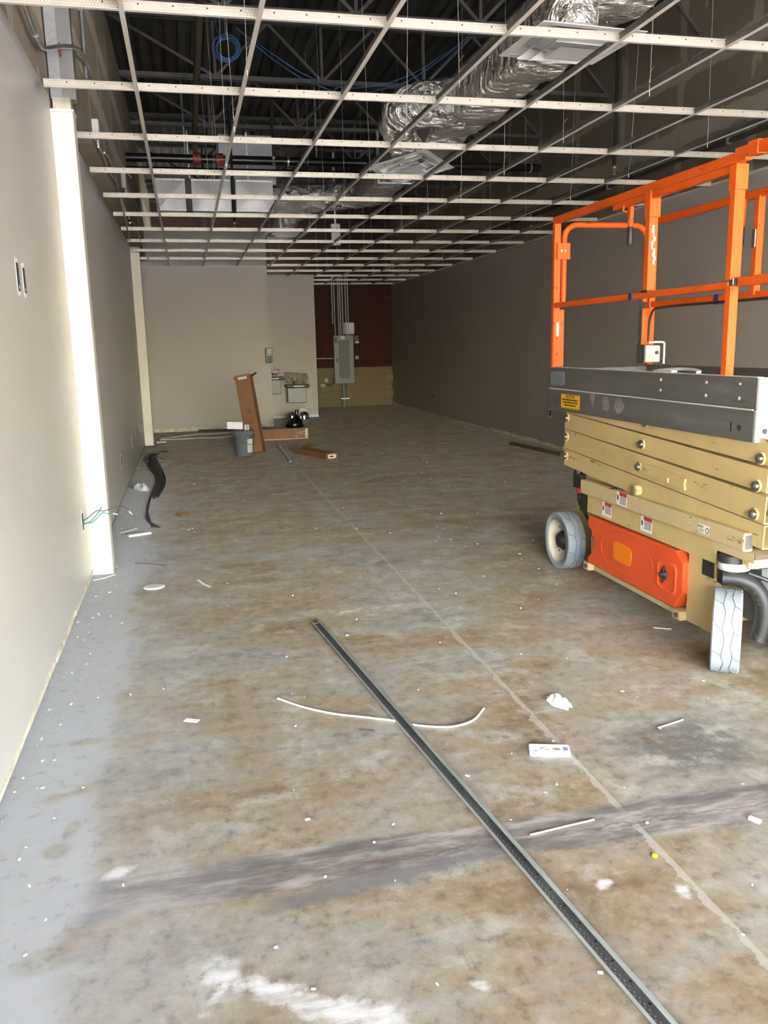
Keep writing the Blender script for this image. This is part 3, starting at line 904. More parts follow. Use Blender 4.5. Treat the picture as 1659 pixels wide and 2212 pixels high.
for pts, lab in (([(-.57,7.46,3.17),(-.575,7.9,3.21),(-.58,8.6,3.20),(-.58,9.6,3.26),(-.58,10.6,3.20),(-.58,11.6,3.21)], 'armoured cable trailing from the near junction box along the wall top'),
                 ([(-.575,8.1,3.26),(-.575,8.8,3.33),(-.565,9.6,3.2),(-.57,10.4,3.04),(-.58,11.2,2.90)], 'armoured cable looping down over the top edge of the painted wall'),
                 ([(-.56,7.5,3.30),(-.52,8.2,3.36),(-.48,8.9,3.32),(-.42,9.4,3.30)], 'short armoured cable tail reaching out from the near junction box'),
                 ([(-.56,11.0,3.45),(-.50,11.4,3.40),(-.44,11.7,3.28),(-.42,11.9,3.14)], 'armoured cable tail hanging from the farther junction box'),
                 ([(-.57,11.4,3.13),(-.55,12.2,3.22),(-.5,13.0,3.05),(-.52,13.9,3.12),(-.48,14.6,2.98)], 'loose cable draped by the far cream column top')):
    tag(MB().tube(spline(pts, 6), .010, 7).build('armoured_cable', C['mc']), lab, 'cable', 'cables along the left wall top')

# ------------------------------------------------------------------ scissor lift
LX, LX2 = 2.44, 3.20
lift = empty('scissor_lift', (2.82, 4.3, 0), 'orange and cream scissor lift with folded arms, railings and pale tires', 'scissor lift')
def lp(mb, name, m, parent=None, bevel=.003, seg=2, label=None, **k):
    o = mb.build(name, C[m], parent or lift, bevel=bevel, seg=seg, **k)
    if label: o['label'] = label
    return o
# --- chassis
ch = lp(MB().box(2.50, 3.14, 3.50, 4.84, .17, .60), 'chassis', 'tan')
lp(MB().box(2.62, 3.02, 4.84, 5.34, .16, .56), 'rear_axle_housing', 'tan')
lp(MB().box(2.52, 2.62, 4.84, 4.90, .20, .60), 'rear_bracket', 'tan')
lp(MB().box(2.452, 2.50, 3.49, 4.85, .485, .61), 'side_panel', 'tan')
sidep = bpy.data.objects['side_panel']
lp(MB().prism([(3.725,.14),(3.49,.14),(3.49,.60),(3.725,.60)], 'x', 2.462, 2.50), 'corner_post', 'tan')
lp(MB().box(2.455, 2.463, 3.505, 3.595, .405, .545), 'post_opening', 'black', bevel=0)
lp(MB().box(2.50, 3.14, 3.30, 3.50, .50, .60), 'front_beam', 'tan')
lp(MB().box(2.45, 3.19, 3.20, 3.52, .555, .60), 'front_plate', 'tan_dusty', label='cream front plate with rusty worn edge')
lp(MB().box(2.45, 3.19, 3.195, 3.20, .575, .60), 'worn_edge', 'rust_pipe', bpy.data.objects['front_plate'], bevel=0)
for yb in (4.80, 3.76):
    b = lp(MB().box(2.43, 2.50, yb-.03, yb+.04, .115, .165), 'tray_hinge', 'tan_dusty')
    lp(MB().cyl((2.42, yb, .14), (2.51, yb, .14), .014, 12), 'hinge_pin', 'steel', b, bevel=0)
lp(MB().box(2.47, 2.52, 3.50, 4.80, .115, .145), 'sill_bar', 'tan_dusty')
rail = lp(MB().box(2.425, 2.475, 3.245, 4.90, .602, .692), 'guide_rail', 'tan_dusty', bevel=.008, label='dusty scuffed cream side rail')
lp(MB().box(2.432, 2.468, 3.243, 3.245, .615, .680), 'rail_end_opening', 'dark_grey', rail, bevel=0)
lp(MB().box(2.428, 2.47, 4.49, 4.53, .692, .694), 'weld_strip', 'joist', rail, bevel=0)
lp(MB().box(3.165, 3.215, 3.245, 4.90, .602, .692), 'guide_rail', 'tan_dusty', bevel=.008)
# --- orange battery tray door
door = lp(MB().prism([(4.79,.474),(3.80,.479),(3.722,.43),(3.722,.265),(3.80,.165),(4.78,.165),(4.795,.20),(4.745,.235),(4.745,.385),(4.795,.40)], 'x', 2.432, 2.50),
          'battery_door', 'orange_door', bevel=.010, seg=3, label='glossy orange battery compartment door')
lp(MB().box(2.4335, 2.44, 4.70, 4.742, .25, .37), 'latch_recess', 'dark_grey', door, bevel=0)
# raised rim around the latch recess and the knob
rec = MB()
rp = rrect(3.775, 3.965, .235, .405, .035, 4)
inner = rrect(3.795, 3.945, .255, .385, .025, 4)
n = len(rp)
rec.add([(2.432,a,b) for a,b in rp]+[(2.424,a*.7+c*.3,b*.7+d*.3) for (a,b),(c,d) in zip(rp,inner)]+[(2.424,a*.3+c*.7,b*.3+d*.7) for (a,b),(c,d) in zip(rp,inner)]+[(2.436,c,d) for c,d in inner],
        [(r*n+i, r*n+(i+1)%n, (r+1)*n+(i+1)%n, (r+1)*n+i) for r in range(3) for i in range(n)], True)
lp(rec, 'latch_rim', 'orange_door', door, bevel=0)
lt = MB().lathe([(0,0),(.030,.0),(.030,.006),(.014,.010),(.012,.026),(.0,.028)], (2.430, 3.895, .325), (-1,0,0), 16)
lp(lt, 'latch', 'black', door, bevel=0)
lp(MB().obox((2.424,3.895,.325), (.012,.012,.095), Matrix.Rotation(.15,3,'X')), 'latch_handle', 'black', door)
lp(MB().obox((2.424,4.715,.315), (.012,.012,.08), Matrix.Rotation(-.1,3,'X')), 'latch_handle', 'black', door)
# oval moulding line
ov = [(2.431, 4.31+.30*math.cos(t), .325+.125*math.sin(t)) for t in [2*PI*i/40 for i in range(40)]]
lp(MB().tube(ov, .0025, 5, closed=True), 'oval_moulding', 'orange_door', door, bevel=0)
pt = []
for i in range(36):
    t = 2*PI*i/36; c, s = math.cos(t), math.sin(t); f = 1/max(abs(c), abs(s))
    pt.append((4.345+.105*c*min(f,1.22)+rnd.uniform(-.005,.005), .33+.058*s*min(f,1.22)+rnd.uniform(-.004,.004)))
lp(MB().prism(pt, 'x', 2.4285, 2.4325), 'logo_patch', 'orange_patch', door, bevel=0, label='flat lighter orange patch')
# --- scissor stack
FZ = [1.215, 1.095, .985, .855, .738]; NZ = [1.125, 1.007, .876, .742, .628]
def arms(x0, x1, side):
    out = []
    for k in range(4):
        g = .004
        fy, ny = 5.225, 3.165 - (0.03 if k == 0 else 0)
        zc0 = (FZ[k]+FZ[k+1])/2; zc1 = (NZ[k]+NZ[k+1])/2; h = min(FZ[k]-FZ[k+1], NZ[k]-NZ[k+1]) - g
        a = MB().hollow(((x0+x1)/2, fy, zc0), ((x0+x1)/2, ny, zc1), x1-x0, h, .005)
        o = lp(a, 'scissor_arm', 'tan', bevel=.0)
        out.append(o)
    return out
outer = arms(2.462, 2.515, -1)
arms(3.125, 3.178, 1)
inner_z = [(1.10,1.19),(.985,1.07),(.855,.94),(.735,.82)]
for x in (2.53, 3.06):
    for za, zb in inner_z:
        lp(MB().hollow((x+.025, 5.2, za-.045), (x+.025, 3.19, zb-.055-.10), .05, .10, .005), 'inner_arm', 'tan', bevel=0)
lp(MB().box(2.515, 3.125, 3.22, 3.27, .66, .72), 'cross_tube', 'tan')
lp(MB().box(2.515, 3.125, 3.22, 3.27, .92, .98), 'cross_tube', 'tan')
def pin(y, z, par, big=1.0, x=2.462):
    b = lp(MB().lathe([(.030*big,0),(.030*big,.006),(.024*big,.008)], (x, y, z), (-1,0,0), 18), 'boss', 'tan', par, bevel=0)
    lp(MB().lathe([(.021*big,0),(.021*big,.012),(.017*big,.018),(.008*big,.022),(0,.023)], (x-.004, y, z), (-1,0,0), 18), 'pivot_pin', 'steel', par, bevel=0)
for y, z, k in ((5.185,1.062,1),(5.19,.935,2),(5.192,.803,3),(3.213,1.038,0),(3.228,.912,1),(3.234,.782,2),(4.222,.990,1),(4.245,.860,2),(4.195,1.112,0)):
    pin(y, z, outer[k])
lp(MB().lathe([(0,.045),(.014,.045),(.016,.042),(.029,.05),(.031,.02),(.026,0)], (2.475, 4.235, .728), (-1,0,0), 18), 'roller_stop', 'tan_dusty', outer[3], bevel=0, label='pale round roller stop')
arm2 = outer[2]
lp(MB().bar((2.456, 4.19, .858), (2.456, 3.78, .832), .010, .062), 'safety_prop', 'tan', bevel=.003)
sp_ = bpy.data.objects['safety_prop']
lp(MB().box(2.444, 2.458, 3.925, 3.945, .818, .842), 'lug', 'tan', sp_)
lp(MB().prism([(3.80,.800),(3.772,.800),(3.772,.815),(3.78,.83),(3.772,.845),(3.772,.862),(3.80,.862)], 'x', 2.446, 2.460), 'hook_end', 'tan', sp_)
# --- platform
skU = lp(MB().box(LX+.004, LX+.035, 3.25, 5.432, 1.252, 1.392), 'platform_side', 'alu', label='scuffed grey aluminium upper side of the platform')
skL = lp(MB().box(LX, LX+.035, 3.253, 5.440, 1.105, 1.250), 'platform_skirt', 'alu', label='scuffed grey aluminium lower skirt of the platform')
lp(MB().box(LX2-.035, LX2, 3.25, 5.432, 1.252, 1.392), 'platform_side', 'alu')
lp(MB().box(LX2-.035, LX2, 3.25, 5.432, 1.105, 1.250), 'platform_skirt', 'alu')
lp(MB().box(LX+.035, LX2-.035, 3.28, 5.40, 1.255, 1.285), 'platform_deck', 'dark_grey')
lp(MB().box(LX, LX2, 3.235, 3.25, 1.105, 1.252), 'end_plate', 'alu_bright', label='bright aluminium end plate of the platform')
ep = bpy.data.objects['end_plate']
lp(MB().box(LX+.004, LX+.075, 3.235, 3.25, 1.252, 1.392), 'end_post', 'alu_bright', ep, bevel=.002)
lp(MB().box(LX2-.075, LX2, 3.235, 3.25, 1.252, 1.392), 'end_post', 'alu_bright', ep, bevel=.002)
lp(MB().cyl((2.485, 3.236, 1.155), (2.485, 3.232, 1.155), .013, 14), 'bolt_hole', 'black', ep, bevel=0)
lp(MB().box(LX+.075, LX2-.075, 3.262, 3.275, 1.255, 1.392), 'end_opening_dark', 'dark_grey', bevel=0)  # dark sheet stands in for the dark opening between the end posts
lp(MB().box(2.475, 3.165, 5.41, 5.43, 1.26, 1.38), 'rear_toe_board', 'alu')
lp(MB().box(2.435, 2.442, 3.26, 5.43, 1.246, 1.2525), 'edge_bead', 'alu_bright', skL, bevel=0)
lp(MB().box(2.441, 2.477, 3.25, 5.43, 1.392, 1.3945), 'top_lip', 'alu_bright', skU, bevel=0)
for y, z in ((4.03,1.355),(4.03,1.30),(3.625,1.357),(3.625,1.295),(3.37,1.36),(3.37,1.295)):
    lp(MB().lathe([(.010,0),(.009,.004),(.005,.007),(0,.008)], (LX+.004, y, z), (-1,0,0), 12), 'rivet', 'alu_scuff', skU, bevel=0)
for y, w in ((5.335,.011),(5.30,.006),(3.412,.010)):
    lp(MB().box(LX-.001, LX+.001, y-w/2, y+w/2, 1.14, 1.185), 'slot', 'black', skL, bevel=0)
lp(MB().cyl((LX+.001, 3.352, 1.162), (LX-.0012, 3.352, 1.162), .015, 14), 'bolt_hole', 'black', skL, bevel=0)
pt = []
for i in range(44):
    t = 2*PI*i/44; c, s = math.cos(t), math.sin(t); f = 1/max(abs(c), abs(s))
    pt.append((5.315+.108*c*min(f,1.3)+rnd.uniform(-.004,.004), 1.322+.045*s*min(f,1.3)+rnd.uniform(-.0035,.0035)))
lp(MB().prism(pt, 'x', LX+.0015, LX+.0045), 'logo_patch', 'grey_patch', skU, bevel=0, label='flat blue grey patch')
# pale rubs where decals came off
for y, z, w, h in ((4.62,1.19,.05,.075),(4.46,1.19,.06,.08)):
    pt = [(y+w*math.cos(t)*rnd.uniform(.85,1.1), z+h*.6*math.sin(t)*rnd.uniform(.85,1.1)) for t in [2*PI*i/14 for i in range(14)]]
    lp(MB().prism(pt, 'x', LX-.0006, LX+.001), 'decal_residue', 'alu_scuff', skL, bevel=0)
lp(MB().prism([(4.83,1.235),(4.79,1.25),(4.755,1.235),(4.79,1.155)], 'x', LX-.0006, LX+.001), 'decal_residue', 'alu_scuff', skL, bevel=0)
# yellow caution decal
cz = lp(MB().prism(rrect(4.968, 5.242, 1.128, 1.222, .008, 3), 'x', LX-.0012, LX+.001), 'caution_decal', 'yellow', skL, bevel=0, label='yellow caution decal with black lettering')
text('decal_title', 'CAUTION:', .030, (LX-.0016, 5.105, 1.206), (0,-1,0), (0,0,1), C['ink'], skL)
for z, w in ((1.185,.115),(1.168,.11),(1.150,.085)):
    y = 5.105 + w
    mm = MB()
    while y > 5.105 - w:
        l = rnd.uniform(.012, .035); mm.box(LX-.0016, LX-.001, max(y-l, 5.105-w), y, z-.005, z+.005); y -= l + .006
    lp(mm, 'decal_line', 'ink', skL, bevel=0)
lp(MB().box(LX-.0016, LX-.001, 4.974, 5.236, 1.131, 1.1325).box(LX-.0016, LX-.001, 4.974, 5.236, 1.2175, 1.219), 'decal_border', 'ink', skL, bevel=0)
# white warning decals
def warn(y, z, x, par, w=.12, h=.075):
    lp(MB().box(x-.001, x, y-w/2, y+w/2, z-h/2, z+h/2), 'warning_decal', 'decal_white', par, bevel=0)
    lp(MB().box(x-.0014, x-.001, y-w/2, y+w/2-.035, z+h/2-.022, z+h/2), 'decal_header', 'decal_red', par, bevel=0)
    mm = MB()
    for i in range(5): mm.box(x-.0014, x-.001, y-w/2+.006, y+w/2-.04, z+h/2-.031-i*.009, z+h/2-.027-i*.009)
    lp(mm, 'decal_line', 'ink', par, bevel=0)
    lp(MB().prism([(y+w/2-.008,z+.012),(y+w/2-.016,z+.022),(y+w/2-.026,z+.004),(y+w/2-.022,z-.012),(y+w/2-.010,z-.010)], 'x', x-.0014, x-.001), 'pictogram', 'ink', par, bevel=0)
warn(4.365, .655, 2.425, rail); warn(4.59, .548, 2.452, sidep, .12, .085); warn(4.13, .548, 2.452, sidep, .12, .085)
lp(MB().box(2.424, 2.425, 3.51, 3.60, .625, .668), 'load_decal', 'decal_white', rail, bevel=0)
text('load_text', 'MAX', .020, (2.4236, 3.578, .655), (0,-1,0), (0,0,1), C['ink'], rail)
lp(MB().box(2.4236, 2.424, 3.555, 3.593, .640, .643).box(2.4236, 2.424, 3.555, 3.593, .632, .635), 'decal_line', 'ink', rail, bevel=0)
lp(MB().tube([(2.4236, 3.525+.013*math.cos(t), .643+.013*math.sin(t)) for t in [2*PI*i/16 for i in range(16)]], .002, 4, closed=True), 'decal_symbol', 'ink', rail, bevel=0)
# --- guard rails
def rail_bar(a, b, w=.038, h=.038, name='guard_rail', par=None, m='orange'):
    return lp(MB().bar(a, b, w, h, (0,0,1) if abs(a[2]-b[2]) < .3 else (0,1,0)), name, m, par, bevel=.005)
xl = LX + .019; xr = LX2 - .019
tl = rail_bar((xl, 5.43, 2.352), (xl, 3.42, 2.352), .038, .046, 'top_rail')
rail_bar((xl+.002, 4.62, 2.312), (xl+.002, 3.50, 2.312), .034, .036, 'top_rail')
ext = rail_bar((xl, 3.50, 2.368), (xl, 2.95, 2.362), .042, .048, 'extension_top_rail')
lp(MB().box(xl-.026, xl+.026, 3.335, 3.40, 2.338, 2.398), 'rail_sleeve', 'orange', ext)
rail_bar((xl, 5.43, 1.803), (xl, 3.50, 1.803), .034, .034, 'mid_rail')
rail_bar((xl+.02, 3.46, 1.815), (xl+.02, 2.95, 1.815), .038, .042, 'extension_mid_rail')
lp(MB().box(xl-.012, xl+.03, 3.47, 3.515, 1.80, 1.835), 'catch_block', 'steel')
pL = lp(MB().box(LX, LX+.046, 5.39, 5.43, 1.39, 2.345), 'corner_post_left', 'orange', bevel=.005)
lp(MB().box(LX+.004, LX+.075, 5.382, 5.39, 1.395, 1.775), 'stiffener', 'orange', pL, bevel=.002)
lp(MB().box(LX+.02, LX+.036, 5.380, 5.382, 1.60, 1.69), 'serial_decal', 'decal_white', pL, bevel=0)
for z in (1.48, 1.585): lp(MB().cyl((LX+.03, 5.382, z), (LX+.03, 5.372, z), .009, 10), 'bolt', 'orange', pL, bevel=0)
p2_ = lp(MB().box(LX, LX+.052, 4.20, 4.245, 1.825, 2.33), 'middle_post', 'orange', bevel=.005)
lp(MB().box(LX-.004, LX+.060, 4.193, 4.252, 2.20, 2.335), 'post_sleeve', 'orange', p2_, bevel=.004)
lp(MB().box(LX-.006, LX+.058, 4.19, 4.255, 1.815, 1.825), 'black_pad', 'black', p2_, bevel=0)
# white scrape on the post
sc_ = MB(); pts = [(LX+.028+rnd.uniform(-.008,.008), z) for z in [1.96+i*.02 for i in range(10)]]
for (x, z) in pts: sc_.box(x-rnd.uniform(.004,.010), x+rnd.uniform(.003,.009), 4.1988, 4.2, z, z+.021)
lp(sc_, 'scrape_mark', 'decal_white', p2_, bevel=0)
p3_ = lp(MB().box(LX+.002, LX+.046, 3.478, 3.520, 1.39, 1.80), 'near_post', 'orange', bevel=.005, label='bright orange post nearest the camera')
lp(MB().box(LX-.002, LX+.052, 3.478, 3.520, 1.825, 2.33), 'upper_post', 'orange', p3_, bevel=.005)
lp(MB().box(LX-.006, LX+.058, 3.472, 3.526, 2.215, 2.325), 'post_sleeve', 'orange', p3_, bevel=.004)
lp(MB().box(LX+.014, LX+.046, 3.479, 3.51, 2.325, 2.35), 'black_cap', 'black', p3_, bevel=0)
# right-hand rails
rail_bar((xr, 5.43, 2.352), (xr, 2.95, 2.352), .038, .046, 'top_rail')
rail_bar((xr, 5.43, 1.803), (xr, 2.95, 1.803), .034, .038, 'mid_rail')
lp(MB().tube(spline([(xr-.03,5.38,1.55),(xr-.03,5.35,1.74),(xr-.022,5.2,1.775),(xr-.02,4.6,1.775),(xr-.02,3.6,1.775),(xr-.02,3.0,1.775)], 5), .008, 6), 'control_cable', 'black', bevel=0)
pR = lp(MB().box(LX2-.046, LX2, 5.39, 5.43, 1.39, 2.345), 'corner_post_right', 'orange', bevel=.005)
lp(MB().box(LX2-.10, LX2-.03, 5.382, 5.39, 1.50, 1.775), 'stiffener', 'orange', pR, bevel=.002)
p4_ = lp(MB().box(LX2-.045, LX2-.003, 4.28, 4.32, 1.80, 2.34), 'middle_post', 'orange', bevel=.005)
lp(MB().box(LX2-.055, LX2-.045, 4.285, 4.315, 2.06, 2.16), 'spring_clip', 'steel', p4_)
lp(MB().box(LX2-.045, LX2-.003, 3.48, 3.52, 1.39, 2.34), 'near_post', 'orange', bevel=.005)
# gate loop at the far end
yg = 5.405
loop = [(2.515, yg, 1.82), (2.515, yg, 2.20)]
for i in range(7):
    a = PI - PI/2*i/6; loop.append((2.605+.09*math.cos(a), yg, 2.235+.09*math.sin(a)))
for i in range(7):
    a = PI/2 - PI/2*i/6; loop.append((3.035+.09*math.cos(a), yg, 2.235+.09*math.sin(a)))
loop += [(3.125, yg, 2.20), (3.125, yg, 1.82)]
gt = lp(MB().tube(loop, .019, 12), 'entry_gate', 'orange', bevel=0)
for x0, x1 in ((LX+.012, 2.545), (3.095, LX2-.012)): lp(MB().box(x0, x1, 5.372, 5.386, 2.10, 2.205), 'gate_plate', 'orange', gt, bevel=.002)
for x in (2.478, 2.505): lp(MB().cyl((x, 5.372, 2.155), (x, 5.364, 2.155), .008, 10), 'bolt', 'steel', gt, bevel=0)
lp(MB().box(2.50, 2.54, 5.38, 5.40, 2.34, 2.365), 'black_stop', 'black', gt, bevel=0)
# chain at the gate
for i in range(14):
    z = 1.80 - i*.031
    pts = [(3.115+(.007*math.cos(t) if i % 2 else 0), 5.44+(0 if i % 2 else .007*math.cos(t)), z+.019*math.sin(t)) for t in [2*PI*j/8 for j in range(8)]]
    lp(MB().tube(pts, .0028, 4, closed=True), 'chain_link', 'joist', gt, bevel=0)
# hanging grips on the rails
def grip(x, y):
    g = lp(MB().box(x-.012, x+.012, y-.02, y+.012, 2.235, 2.335).cyl((x, y-.004, 2.18), (x, y-.004, 2.245), .016, 12), 'grip_bracket', 'orange', bevel=.002)
    lp(MB().lathe([(0,0),(.014,.002),(.017,.012),(.017,.10),(.013,.112),(0,.114)], (x, y-.004, 2.085), (0,0,1), 14), 'rubber_grip', 'black', g, bevel=0)
    lp(MB().tube([(x-.012, y, 2.31), (x-.035, y+.01, 2.30), (x-.04, y+.01, 2.275), (x-.02, y, 2.265)], .006, 6), 'hook', 'orange', g, bevel=0)
grip(xl+.02, 4.475); grip(xr-.03, 4.42)
# tape on rails
lp(MB().box(xl-.020, xl+.020, 4.36, 4.395, 1.783, 1.823), 'blue_tape', 'tape_blue', bevel=0)
lp(MB().box(xr-.021, xr+.02, 4.62, 4.66, 1.765, 1.825), 'blue_tape', 'tape_blue', bevel=0)
# upper control box
cbx = lp(MB().box(3.045, 3.165, 5.24, 5.335, 1.41, 1.525), 'control_box', 'grey_box', bevel=.010)
lp(MB().box(3.04, 3.052, 5.235, 5.34, 1.405, 1.53), 'side_cover', 'dark_grey', cbx)
lp(MB().cyl((3.135, 5.24, 1.475), (3.135, 5.232, 1.475), .012, 12), 'key_switch', 'black', cbx, bevel=0)
lp(MB().tube(spline([(3.06,5.22,1.545),(3.16,5.22,1.545),(3.178,5.22,1.535),(3.18,5.22,1.51),(3.18,5.22,1.40)], 4), .007, 8), 'guard_bar', 'white_metal', cbx, bevel=0)
lp(MB().tube(spline([(3.09,4.98,1.39),(3.10,4.95,1.392)], 2), .004, 5), 'cotter', 'steel', bevel=0)
hl = lp(MB().tube(spline([(2.50,4.16,1.398),(2.52,4.0,1.41),(2.53,3.86,1.408),(2.52,3.80,1.40),(2.50,3.80,1.396)], 5), .009, 8).box(2.485, 2.52, 4.0, 4.18, 1.393, 1.404), 'latch_lever', 'alu_bright', bevel=0)
# --- wheels
def wheel(c, yaw, pale, tread):
    w = empty('wheel', (0,0,0)); w.parent = lift
    w.location = Vector(c) - Vector(lift.location); w.rotation_euler = (0,0,yaw)
    def put(mb, name, m, par=None, bevel=0):
        o = mb.build(name, C[m], loc=(0,0,0), bevel=bevel); o.parent = par or w; return o
    tm = 'tire_pale' if pale else 'tire_grey'
    tb = MB()
    for pr in ([(.148,-.060),(.150,-.064),(.192,-.064)], [(.192,-.064),(.2,-.058)], [(.2,-.058),(.2,.058)], [(.2,.058),(.192,.064)], [(.192,.064),(.150,.064),(.148,.060)]):
        tb.lathe(pr, (0,0,0), (1,0,0), 56)
    t = put(tb, 'tire', tm)
    r = put(MB().lathe([(.149,-.064),(.143,-.064),(.137,-.05),(.130,-.02),(.07,-.012),(.07,.02),(.13,.03),(.143,.064),(.149,.064)], (0,0,0), (1,0,0), 40), 'rim', 'rim')
    h = put(MB().lathe([(.07,-.013),(.068,-.022),(.055,-.035),(.05,-.05),(.034,-.056),(.022,-.06),(0,-.06)], (0,0,0), (1,0,0), 24), 'hub', 'black_iron')
    put(MB().lathe([(.075,.02),(.075,.05),(0,.05)], (0,0,0), (1,0,0), 24), 'hub_back', 'black_iron')
    for k in range(6):
        a = 2*PI*k/6
        put(MB().lathe([(.009,-.012),(.009,-.022),(.005,-.026),(0,-.026)], (0,.098*math.cos(a),.098*math.sin(a)), (1,0,0), 8), 'lug_nut', 'steel', r)
    # moulded tread lines, standing in the rubber as thin dark cuts
    g = MB(); step = 2*PI/10; rr = .2006
    def P(x, a): return (x, rr*math.sin(a), rr*math.cos(a))
    def line(x0, a0, x1, a1):
        m_ = 3; pts = [P(x0+(x1-x0)*i/m_, a0+(a1-a0)*i/m_) for i in range(m_+1)]
        g.tube(pts, .0021, 4, caps=False)
    for k in range(10):
        a = k*step
        for s, ph in ((-.018, 0), (.020, step*.35)):
            line(s, a+ph, s+.012, a+ph+step*.62); line(s+.012, a+ph+step*.62, s, a+ph+step)
        line(-.018, a, -.062, a+step*.22); line(.032, a+step*.35+step*.62, .062, a+step*.35+step*.42)
    put(g, 'tread_cut', 'groove', t)
    return w
wheel((2.505, 5.275, .2), 0, False, True)
wheel((3.135, 5.275, .2), PI, False, False)
wheel((2.425, 3.335, .2), -.62, True, True)
wheel((3.17, 3.335, .2), PI-.62, True, False)
# --- steering at the near wheel
kn = lp(MB().cyl((2.475, 3.40, .415), (2.475, 3.40, .552), .056, 20), 'steering_knuckle', 'black_iron', bevel=0)
lp(MB().tube(spline([(2.43,3.40,.445),(2.50,3.36,.44),(2.565,3.33,.40),(2.60,3.31,.32),(2.605,3.31,.22),(2.59,3.32,.14)], 4), [.05]*21, 10, flat=.8), 'axle_arm', 'black_iron', kn, bevel=0)
cl = lp(MB().lathe([(.058,0),(.072,.002),(.072,.034),(.058,.036)], (2.487, 3.392, .482), (0,0,1), 28), 'clamp_ring', 'alu_bright', kn, bevel=0)
sc2 = lp(MB().cyl((2.56, 3.33, .505), (3.10, 3.34, .505), .020, 14), 'steer_cylinder', 'chrome', bevel=0)
lp(MB().cyl((2.72, 3.333, .505), (3.0, 3.338, .505), .032, 16), 'barrel', 'black', sc2, bevel=0)
lp(MB().tube(spline([(2.53,3.34,.47),(2.62,3.29,.43),(2.675,3.27,.36),(2.68,3.28,.28),(2.67,3.30,.20)], 5), .010, 7), 'hydraulic_hose', 'black', bevel=0)
lp(MB().box(2.62, 3.05, 3.36, 3.50, .20, .50), 'motor_cover', 'dark_grey')
lp(MB().box(2.665, 3.02, 3.24, 3.34, .06, .205), 'drive_motor', 'black_iron')
# --- rear ground controls
gc = lp(MB().box(2.485, 2.54, 4.93, 5.02, .46, .64), 'ground_control', 'black')
lp(MB().lathe([(0,.028),(.018,.026),(.022,.014),(.014,.012),(.014,0)], (2.485, 5.0, .60), (-1,0,0), 14), 'stop_button', 'red_btn', gc, bevel=0)
lp(MB().box(2.49, 2.55, 5.03, 5.14, .60, .70).cyl((2.50,5.08,.70),(2.50,5.08,.735),.03,12), 'connector_plug', 'black', bevel=.004)
lp(MB().tube(spline([(2.50,5.08,.60),(2.49,5.05,.52),(2.49,4.98,.47),(2.50,4.93,.42)], 5), .010, 7), 'cable', 'black', bevel=0)

# ------------------------------------------------------------------ rear of the room
# drinking fountains on the alcove wall
YA = 18.75
def fountain(x0, x1, zb, zt, label, wrapped):
    o = empty('drinking_fountain', ((x0+x1)/2, YA, zb), label, 'drinking fountain', 'wall drinking fountains')
    MB().box(x0+.02, x1-.06, YA-.30, YA-.005, zb, zt-.07).build('cabinet', C['fountain_grey'], o, bevel=.015)
    bs = MB().box(x0-.02, x1, YA-.42, YA-.005, zt-.07, zt).build('basin', C['basin'], o, bevel=.03, seg=3)
    MB().box(x0+.14, x1-.12, YA-.435, YA-.42, zt-.055, zt-.018).build('push_bar', C['decal_white'], bs, bevel=.004)
    MB().tube(spline([(x0+.16,YA-.22,zt),(x0+.16,YA-.22,zt+.06),(x0+.17,YA-.28,zt+.075),(x0+.18,YA-.32,zt+.05)],4), .014, 8).build('bubbler', C['chrome'], bs)
    MB().tube(spline([(x1-.14,YA-.22,zt),(x1-.15,YA-.22,zt+.05),(x1-.13,YA-.30,zt+.05)],4), .012, 8).build('bubbler', C['chrome'], bs)
    if not wrapped:
        MB().box(x0, x1-.06, YA-.03, YA-.005, zt+.05, zt+.155).build('back_plate', C['basin'], o, bevel=.02)
    else:
        m = MB(); r2 = random.Random(5)
        n = 14; rows = 5
        vs_ = [(x0-.02+(x1-x0)*i/(n-1)+r2.uniform(-.02,.02), YA-.05-.28*(1-j/(rows-1))+r2.uniform(-.03,.03), zt+.02+.22*math.sin(PI*.5*j/(rows-1))+r2.uniform(-.025,.025)) for j in range(rows) for i in range(n)]
        m.add(vs_, [(j*n+i, j*n+i+1, (j+1)*n+i+1, (j+1)*n+i) for j in range(rows-1) for i in range(n-1)], False)
        m.build('plastic_wrap', C['wrap_grey'], o)
    return o
C['fountain_grey'] = mat('fountain_cabinet', (.27,.285,.255), .45, .2, var=.06)
C['basin'] = mat('dark_bronze_steel', (.12,.10,.085), .4, .5)
C['wrap_grey'] = mat('loose_clear_film', (.42,.40,.36), .25, var=.2)
fountain(1.64, 2.05, .55, .93, 'drinking fountain half hidden behind the partition corner, mounted higher', False)
fountain(2.10, 2.60, .345, .75, 'lower drinking fountain with loose plastic film bunched on its top', True)
# reflector trims stored on the floor
def can(x, y, plate, label):
    o = empty('reflector_trim', (x, y, 0), label, 'light trim', 'chrome reflector trims on the floor')
    MB().lathe([(.135,0),(.135,.008),(.105,.012)], (x,y,0), n=24).build('flange', C['white_metal'], o)
    MB().lathe([(.104,.012),(.104,.09),(.098,.13),(.080,.165),(.050,.185),(0,.192)], (x,y,0), n=24).build('dome', C['chrome'], o)
    if plate: MB().lathe([(0,0),(.13,0),(.13,.012),(.10,.014),(0,.014)], (x+.01,y+.14,.132), (0,-.97,.2), 24).build('leaning_ring', C['white_metal'], o)
can(2.14, 18.0, False, 'shiny chrome reflector trim on the floor under the fountain, left one')
can(2.40, 18.0, True, 'shiny chrome reflector trim with a white ring leaning behind it')

